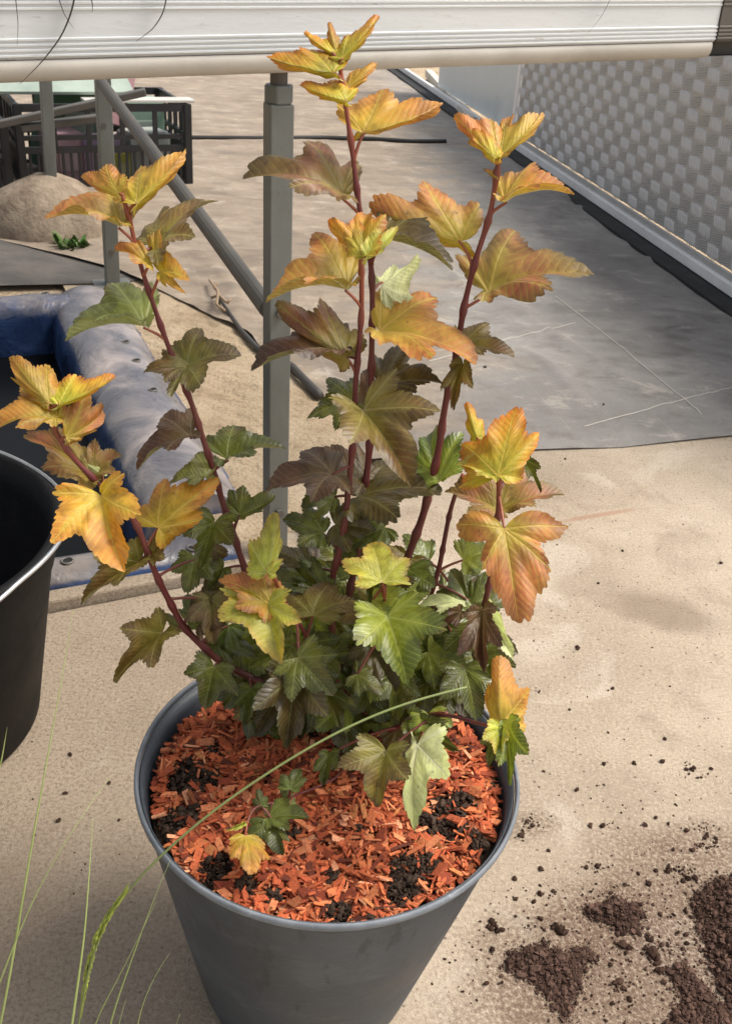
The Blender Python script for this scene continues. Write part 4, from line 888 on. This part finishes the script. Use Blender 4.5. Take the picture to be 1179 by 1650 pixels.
# --- shorter red stem in front of it
LF(3, (581, 404), (583, 404), (527, 355), (552, 388), (574, 347), 'Y', .4, .5)
LF(3, (581, 404), (587, 414), (590, 344), (553, 372), (628, 352), 'Y', 1.0, .5)
LF(3, (582, 404), (590, 413), (639, 366), (606, 356), (612, 396), 'L', 1.3, .4)
LF(3, (580, 495), (559, 466), (428, 488), (500, 470), (512, 393), 'O', 1.2, .9, zt=.15)
LF(3, (570, 602), (557, 575), (445, 489), (482, 545), (524, 488), 'R', 1.0, .9)
LF(3, (575, 578), (547, 569), (404, 597), (476, 592), (466, 530), 'V', -.2, .8)
LF(3, (572, 655), (585, 662), (663, 788), (692, 668), (562, 722), 'B', 2.2, 1.0)
LF(3, (572, 650), (570, 648), (495, 678), (544, 694), (530, 620), 'D', -.4, 1.0)
LF(3, (566, 750), (536, 764), (428, 787), (501, 815), (486, 733), 'V', .6, .8)
LF(3, (547, 890), (520, 858), (455, 838), (478, 884), (492, 818), 'D', .3, .8)
LF(3, (545, 900), (565, 926), (540, 880), (526, 908), (570, 884), 'D', -.6, .8)
LF(3, (536, 935), (528, 962), (468, 926), (474, 955), (504, 902), 'D', .3, .9)
LF(3, (560, 800), (540, 800), (486, 812), (505, 838), (500, 785), 'D', -.6, .9)
# --- right tall stem
LF(4, (803, 258), (803, 250), (732, 187), (757, 226), (792, 183), 'O', .9, .2)
LF(4, (803, 258), (806, 250), (875, 181), (806, 192), (845, 214), 'A', 1.0, .3)
LF(4, (803, 258), (797, 255), (759, 208), (764, 232), (790, 212), 'Y', 1.4, .3)
LF(4, (802, 262), (808, 251), (824, 185), (804, 210), (836, 205), 'Y', .3, .2)
LF(4, (791, 344), (813, 325), (926, 316), (865, 276), (868, 318), 'O', 1.0, .7, zt=.25)
LF(4, (797, 300), (800, 286), (779, 272), (788, 282), (794, 272), 'O', .5, .1)
LF(4, (759, 432), (742, 389), (594, 330), (680, 374), (690, 292), 'O', .8, .9)
LF(4, (752, 500), (788, 472), (957, 450), (830, 392), (880, 484), 'R', .8, 1.0)
LF(4, (738, 572), (739, 562), (827, 580), (785, 532), (775, 582), 'B', .5, .7)
LF(4, (733, 590), (746, 586), (731, 661), (760, 625), (711, 632), 'B', 1.0, .9)
LF(4, (690, 790), (708, 774), (694, 694), (664, 742), (748, 700), 'E', 1.0, .9)
LF(4, (655, 902), (657, 918), (650, 988), (697, 945), (624, 956), 'D', 1.0, .9)
# --- second right stem
LF(5, (735, 790), (803, 822), (715, 795), (752, 832), (770, 748), 'R', 1.5, .9, zt=-.1)
LF(5, (740, 780), (808, 822), (909, 802), (846, 758), (860, 826), 'R', .5, .9, zt=-.1)
LF(5, (711, 921), (746, 902), (792, 888), (754, 856), (776, 926), 'E', .6, .8)
LF(5, (695, 960), (755, 973), (724, 919), (702, 957), (752, 925), 'D', .6, .8)
LF(5, (700, 940), (760, 972), (781, 921), (757, 936), (793, 958), 'D', .4, .8)
LF(5, (690, 970), (748, 974), (664, 984), (700, 999), (702, 960), 'P', 1.2, .6)
# --- right front stem
LF(6, (803, 770), (803, 766), (831, 655), (748, 722), (864, 706), 'Y', .8, 1.0)
LF(6, (803, 775), (768, 706), (752, 648), (748, 680), (778, 676), 'Y', -1.2, .3)
LF(6, (803, 780), (794, 764), (735, 750), (766, 772), (766, 722), 'L', .3, .5)
LF(6, (803, 790), (842, 738), (871, 794), (873, 758), (850, 776), 'D', -2.5, .7)
LF(6, (803, 800), (812, 852), (834, 1004), (902, 938), (766, 936), 'O', 1.8, 1.0, zt=.22, zl=.06, zr=.06, fan=True, arch=.05)
LF(6, (781, 975), (778, 984), (781, 1085), (806, 1040), (743, 1050), 'V', 1.2, .9)
LF(6, (781, 978), (786, 983), (827, 1064), (792, 1036), (814, 1012), 'P', .4, .5)
LF(6, (770, 1000), (742, 986), (706, 1012), (730, 1014), (716, 984), 'V', .4, .6)
LF(6, (728, 1060), (748, 1077), (766, 1162), (802, 1120), (710, 1124), 'D', 1.5, .9)
LF(6, (700, 1085), (668, 1012), (692, 1122), (726, 1058), (652, 1068), 'D', -.6, .9)
# --- far left stem
LF(0, (78, 655), (80, 650), (20, 575), (27, 614), (81, 588), 'A', .3, .7)
LF(0, (80, 660), (95, 652), (187, 607), (126, 591), (128, 634), 'Y', .5, .4)
LF(0, (88, 690), (93, 674), (-8, 690), (30, 702), (36, 632), 'A', .9, .8)
LF(0, (97, 712), (107, 704), (168, 661), (132, 620), (146, 692), 'O', .8, .8)
LF(0, (150, 770), (146, 766), (37, 703), (66, 766), (92, 694), 'R', -1.6, .7)
LF(0, (160, 780), (150, 768), (197, 734), (154, 712), (186, 764), 'R', -1.0, .8)
LF(0, (165, 785), (166, 767), (132, 741), (142, 760), (154, 746), 'P', -.6, .3)
LF(0, (185, 803), (164, 799), (202, 922), (232, 832), (97, 868), 'A', 2.0, .85)
LF(0, (240, 890), (226, 906), (131, 976), (190, 948), (154, 896), 'B', -.8, .8)
LF(0, (243, 884), (243, 892), (274, 866), (252, 860), (270, 902), 'B', -.6, .5)
LF(0, (294, 1012), (262, 1020), (183, 1100), (244, 1074), (204, 1016), 'B', .5, .9, ruf=.035)
LF(0, (290, 1005), (294, 1012), (264, 989), (272, 1006), (284, 988), 'D', -.5, .3)
LF(0, (322, 1036), (320, 1006), (377, 968), (338, 942), (362, 1012), 'V', .6, .9)
LF(0, (322, 1036), (319, 1007), (303, 957), (292, 984), (328, 958), 'D', .7, .8)
LF(0, (353, 1066), (345, 1074), (330, 1142), (378, 1116), (300, 1086), 'D', 1.2, 1.0)
LF(0, (400, 1090), (405, 1109), (395, 1170), (428, 1140), (374, 1140), 'D', 1.2, .8)
LF(0, (243, 880), (256, 850), (354, 770), (266, 778), (328, 838), 'A', .8, .9)
# --- left tall stem
LF(1, (205, 340), (220, 328), (303, 240), (222, 262), (264, 290), 'A', .8, .4)
LF(1, (196, 314), (191, 312), (135, 282), (158, 300), (178, 258), 'O', .5, .5)
LF(1, (213, 391), (194, 366), (71, 352), (134, 361), (166, 311), 'O', .8, .5)
LF(1, (247, 478), (257, 438), (305, 448), (264, 374), (297, 472), 'A', 1.5, .9)
LF(1, (232, 445), (241, 428), (184, 402), (206, 424), (214, 388), 'O', 1.4, .5)
LF(1, (222, 410), (256, 394), (351, 320), (266, 350), (316, 388), 'B', -.8, .8)
LF(1, (262, 550), (234, 526), (106, 550), (164, 530), (184, 468), 'G', .8, .9)
LF(1, (293, 612), (301, 591), (389, 571), (322, 538), (326, 630), 'B', 1.0, 1.0)
LF(1, (293, 612), (299, 592), (231, 600), (264, 624), (264, 568), 'B', 1.2, .7)
LF(1, (326, 703), (308, 704), (220, 755), (270, 738), (264, 678), 'V', .8, .8)
LF(1, (352, 757), (366, 741), (462, 722), (378, 692), (408, 742), 'D', .4, .9)
LF(1, (345, 755), (338, 768), (273, 779), (304, 786), (316, 734), 'G', .6, .8)
LF(1, (375, 850), (346, 842), (321, 919), (374, 876), (300, 862), 'D', 1.4, .9)
LF(1, (382, 855), (386, 830), (444, 800), (390, 782), (420, 820), 'D', .5, .9)
LF(1, (382, 855), (386, 830), (370, 788), (362, 812), (392, 800), 'D', .4, .5)
LF(1, (392, 912), (360, 916), (334, 952), (362, 946), (336, 914), 'D', .3, .8)
# --- low stem with the two amber leaves
LF(7, (442, 925), (431, 924), (442, 826), (396, 868), (452, 862), 'L', .6, .5)
LF(7, (442, 925), (434, 924), (456, 900), (440, 900), (456, 912), 'L', .9, .2)
LF(7, (455, 965), (432, 974), (453, 1068), (486, 1004), (358, 1002), 'L', 1.8, .85)
LF(7, (455, 962), (436, 974), (352, 934), (374, 986), (414, 914), 'O', 1.4, .6)
LF(7, (496, 1023), (503, 992), (532, 940), (464, 962), (575, 974), 'B', 1.0, .8)
LF(7, (534, 1089), (529, 1061), (578, 1018), (538, 1028), (572, 1056), 'E', .8, .5)
LF(7, (500, 1040), (472, 1040), (400, 1076), (442, 1090), (424, 1036), 'D', .0, .8)
LF(7, (515, 1066), (500, 1052), (428, 1090), (470, 1100), (452, 1052), 'D', .4, .8)
LF(7, (500, 1060), (477, 1086), (461, 1208), (524, 1150), (416, 1138), 'W', 2.4, 1.0)
LF(7, (540, 1095), (526, 1114), (548, 1180), (570, 1140), (520, 1152), 'D', 1.6, .8)
# --- middle low stem
LF(8, (620, 950), (615, 938), (598, 874), (553, 908), (657, 902), 'L', .8, .8)
LF(8, (619, 960), (600, 922), (596, 976), (614, 948), (578, 944), 'D', -.4, .7)
LF(8, (620, 990), (624, 994), (656, 1106), (706, 1014), (574, 1042), 'E', 1.8, 1.0)
LF(8, (617, 1020), (575, 1086), (618, 1118), (598, 1078), (578, 1128), 'D', .8, .8)
LF(8, (612, 1060), (636, 1084), (640, 1160), (674, 1120), (606, 1128), 'D', .2, .9)
# --- low right branch over the rim
LF(9, (700, 1150), (622, 1210), (606, 1301), (656, 1254), (556, 1234), 'B', 1.5, 1.0, zt=.2)
LF(9, (690, 1155), (672, 1200), (666, 1342), (726, 1252), (660, 1272), 'P', 2.2, .9, zt=.40, zl=.10, zr=.10)
LF(9, (680, 1158), (664, 1160), (740, 1210), (716, 1162), (692, 1218), 'D', .6, .9)
LF(9, (640, 1172), (531, 1214), (521, 1268), (547, 1240), (504, 1244), 'D', .5, .8)
LF(9, (806, 1172), (806, 1166), (806, 1056), (786, 1106), (854, 1112), 'A', .9, .8)
LF(9, (806, 1172), (810, 1172), (806, 1232), (822, 1196), (776, 1194), 'L', 1.6, .6)
LF(9, (806, 1172), (816, 1166), (822, 1266), (848, 1216), (802, 1236), 'E', .9, .8)
LF(9, (806, 1172), (806, 1176), (786, 1236), (812, 1216), (770, 1200), 'G', 1.0, .7)
LF(9, (806, 1172), (812, 1170), (846, 1188), (834, 1166), (826, 1196), 'G', .4, .5)
# --- little low shoot on the mulch
LF(10, (396, 1345), (395, 1347), (404, 1411), (437, 1402), (366, 1398), 'A', .4, .5)
LF(10, (420, 1297), (440, 1324), (456, 1378), (468, 1356), (402, 1352), 'D', .2, .8)
LF(10, (440, 1294), (432, 1318), (498, 1316), (468, 1288), (470, 1340), 'D', .7, .7)
LF(10, (465, 1287), (468, 1272), (484, 1238), (452, 1248), (496, 1256), 'D', .5, .7)
LF(10, (470, 1284), (466, 1296), (454, 1266), (450, 1284), (474, 1276), 'G', .3, .4)
LF(10, (418, 1298), (421, 1298), (416, 1271), (405, 1288), (432, 1284), 'D', .1, .6)
LF(10, (398, 1325), (394, 1326), (361, 1338), (376, 1342), (376, 1328), 'L', .4, .1)
# --- inner leaves that fill the dark heart of the bush
g = np.random.default_rng(77)
inner = []
def filler(cx, cy, d, pal, lo, hi):
    best = min(((abs(x - cx) + abs(y - cy) * .6, k, (x, y)) for k in (0, 1, 2, 3, 4, 5, 6, 7, 8, 9) for x, y in STEMS[k][0]), key=lambda q: q[0] + g.uniform(0, 25))
    a = g.uniform(-.5, 3.64); L = g.uniform(lo, hi); t_ = (cx + L * math.cos(a), cy + L * math.sin(a) * .85); v = (t_[0] - cx, t_[1] - cy); w = g.uniform(.50, .64)
    l = (cx + .5 * v[0] + w * v[1], cy + .5 * v[1] - w * v[0]); r = (cx + .5 * v[0] - w * v[1], cy + .5 * v[1] + w * v[0])
    inner.append(LF(best[1], best[2], (cx, cy), t_, l, r, pal, d, g.uniform(.8, 1.0)))
for k in range(74):
    cx, cy = g.normal(560, 115), g.normal(1040, 78)
    if ((cx - 560) / 225) ** 2 + ((cy - 1040) / 135) ** 2 > 1 or cy > 1150 and not 480 < cx < 740: continue
    filler(cx, cy, g.uniform(-4.0, -.8), str(g.choice(list('DDDDDEEEWB'))), 66, 112)
for cx, cy, pal in ((520, 1090, 'D'), (590, 1060, 'D'), (560, 1135, 'E'), (690, 1100, 'D'), (640, 1130, 'D'), (480, 1060, 'D'), (440, 1020, 'W'), (690, 1050, 'E'), (600, 1110, 'D'), (330, 955, 'W'), (520, 950, 'D'), (700, 1010, 'W'),
                    (540, 845, 'W'), (620, 850, 'D'), (660, 900, 'B'), (500, 915, 'W'), (560, 980, 'E'), (690, 905, 'D'), (730, 950, 'W'), (715, 1000, 'D'), (745, 1030, 'W'), (700, 1075, 'E'), (770, 1055, 'D'),
                    (335, 880, 'W'), (315, 900, 'D'), (340, 965, 'B'), (385, 1040, 'D'), (410, 1080, 'D'),
                    (450, 1120, 'W'), (520, 1140, 'E'), (585, 1150, 'D'), (640, 1175, 'W'), (480, 1150, 'D'), (690, 1150, 'E'), (555, 1175, 'B'), (610, 1190, 'D'), (425, 1100, 'D'), (720, 1110, 'D')):
    filler(cx, cy, g.uniform(-.5, 1.2) if len(inner) < 70 else g.uniform(-3.0, -1.4), pal, 64, 96)

for o in bpy.data.objects: o.select_set(False)
for o in inner: o.parent = None; o.matrix_world = Matrix.Identity(4); o.select_set(True)
bpy.context.view_layer.objects.active = inner[0]
bpy.ops.object.join()                                       # the dense inner leaves beyond the hundred largest: one part
inner = bpy.context.view_layer.objects.active; inner.name = "inner_leaves"; inner["kind"] = "stuff"
inner.parent = shrub; inner.matrix_parent_inverse = shrub.matrix_world.inverted(); inner.select_set(False)

# ------------------------------------------------------------------ grass clump in front of the pot
G0 = np.array([-.165, .40, 0.0])
grass = empty("grass_clump", G0, "thin green grass clump in front of the pot, one spike arching over it", "grass clump")
def free_blade(pts, w, col, n=60, flat=.5, taper=True):
    w = w * 1.5
    pts = polyline(pts, n)
    for _ in range(30): pts[1:-1] = (pts[:-2] + 2 * pts[1:-1] + pts[2:]) / 4
    q = np.linspace(0, 1, n); r = w * (np.interp(q, [0, .1, .6, 1], [.7, 1, .8, .12]) if taper else np.ones(n)); mb = MB(); mb.tube(pts, list(r), 6, col=col, flat=flat); return mb
gc = lambda a=0: tuple(np.array([.24, .29, .10]) * (1 + a))
for px, w, Y0, Y1, c in (
    ([(-30, 1800), (12, 1600), (45, 1400), (80, 1200), (104, 1080), (118, 985)], .0013, .40, .52, gc(.3)),
    ([(-60, 1760), (0, 1580), (60, 1430), (120, 1330), (150, 1295), (168, 1250), (183, 1246)], .0010, .41, .50, gc(.45)),
    ([(95, 1800), (118, 1640), (138, 1500), (146, 1380), (150, 1320)], .0011, .42, .47, gc(.5)),
    ([(150, 1800), (178, 1640), (215, 1540), (250, 1440), (275, 1385)], .0013, .40, .46, gc(.1)),
    ([(120, 1800), (150, 1650), (200, 1560), (238, 1480), (252, 1452)], .0009, .41, .45, gc(.4)),
    ([(205, 1800), (222, 1640), (245, 1575), (272, 1538)], .0010, .42, .45, gc(.3)),
    ([(180, 1800), (190, 1660), (196, 1620), (203, 1612)], .0008, .40, .42, gc(.3)),
    ([(270, 1800), (278, 1660), (283, 1645), (290, 1634)], .0008, .42, .43, gc(.5)),
    ([(-8, 1270), (4, 1220), (12, 1172)], .0007, .50, .50, gc(.6))):
    n = len(px); P = [aty(x, y, Y0 + (Y1 - Y0) * i / (n - 1)) for i, (x, y) in enumerate(px)]
    if px[0][1] > 1500: P = [G0 + (P[0] - G0) * .12 * np.array([1, 1, 0]) + EZ * .01] + P
    free_blade(P, w, c).build("blade", M["grass"], grass, True)
px = [(110, 1790), (128, 1640), (145, 1545), (170, 1480), (215, 1420), (262, 1375), (310, 1330), (380, 1278), (460, 1226), (530, 1184), (600, 1150), (680, 1122), (752, 1107)]
Ys = np.interp(np.linspace(0, 1, len(px)), [0, .45, 1], [.41, .43, .50]); P = [aty(x, y, Y) for (x, y), Y in zip(px, Ys)]
P = [G0 + EZ * .01] + P
stalk = free_blade(P, .00062, gc(-.15), 90, .8, False).build("stalk", M["grass"], grass, True)
mb = MB(); pp_ = polyline([aty(x, y, .42) for x, y in ((130, 1640), (140, 1570), (155, 1515), (176, 1474), (202, 1436))], 60)
for i in range(60):
    for j in range(3):
        a = rng.uniform(0, 6.28); d = unit(pp_[min(i + 1, 59)] - pp_[max(i - 1, 0)]); s_ = unit(np.cross(d, CF)); o_ = s_ * math.cos(a) + CF * math.sin(a)
        b = pp_[i] + o_ * .0008; wv = math.sin(math.pi * (i + 3) / 66); mb.tube([b, b + d * .004 + o_ * .0009 * wv, b + d * .008 + o_ * .0008 * wv], [.0003, .0008 * wv + .0003, .0002], 5, col=tuple(np.array([.30, .36, .06]) * rng.uniform(.7, 1.3)))
mb.build("seed_spike", M["grass"], stalk)
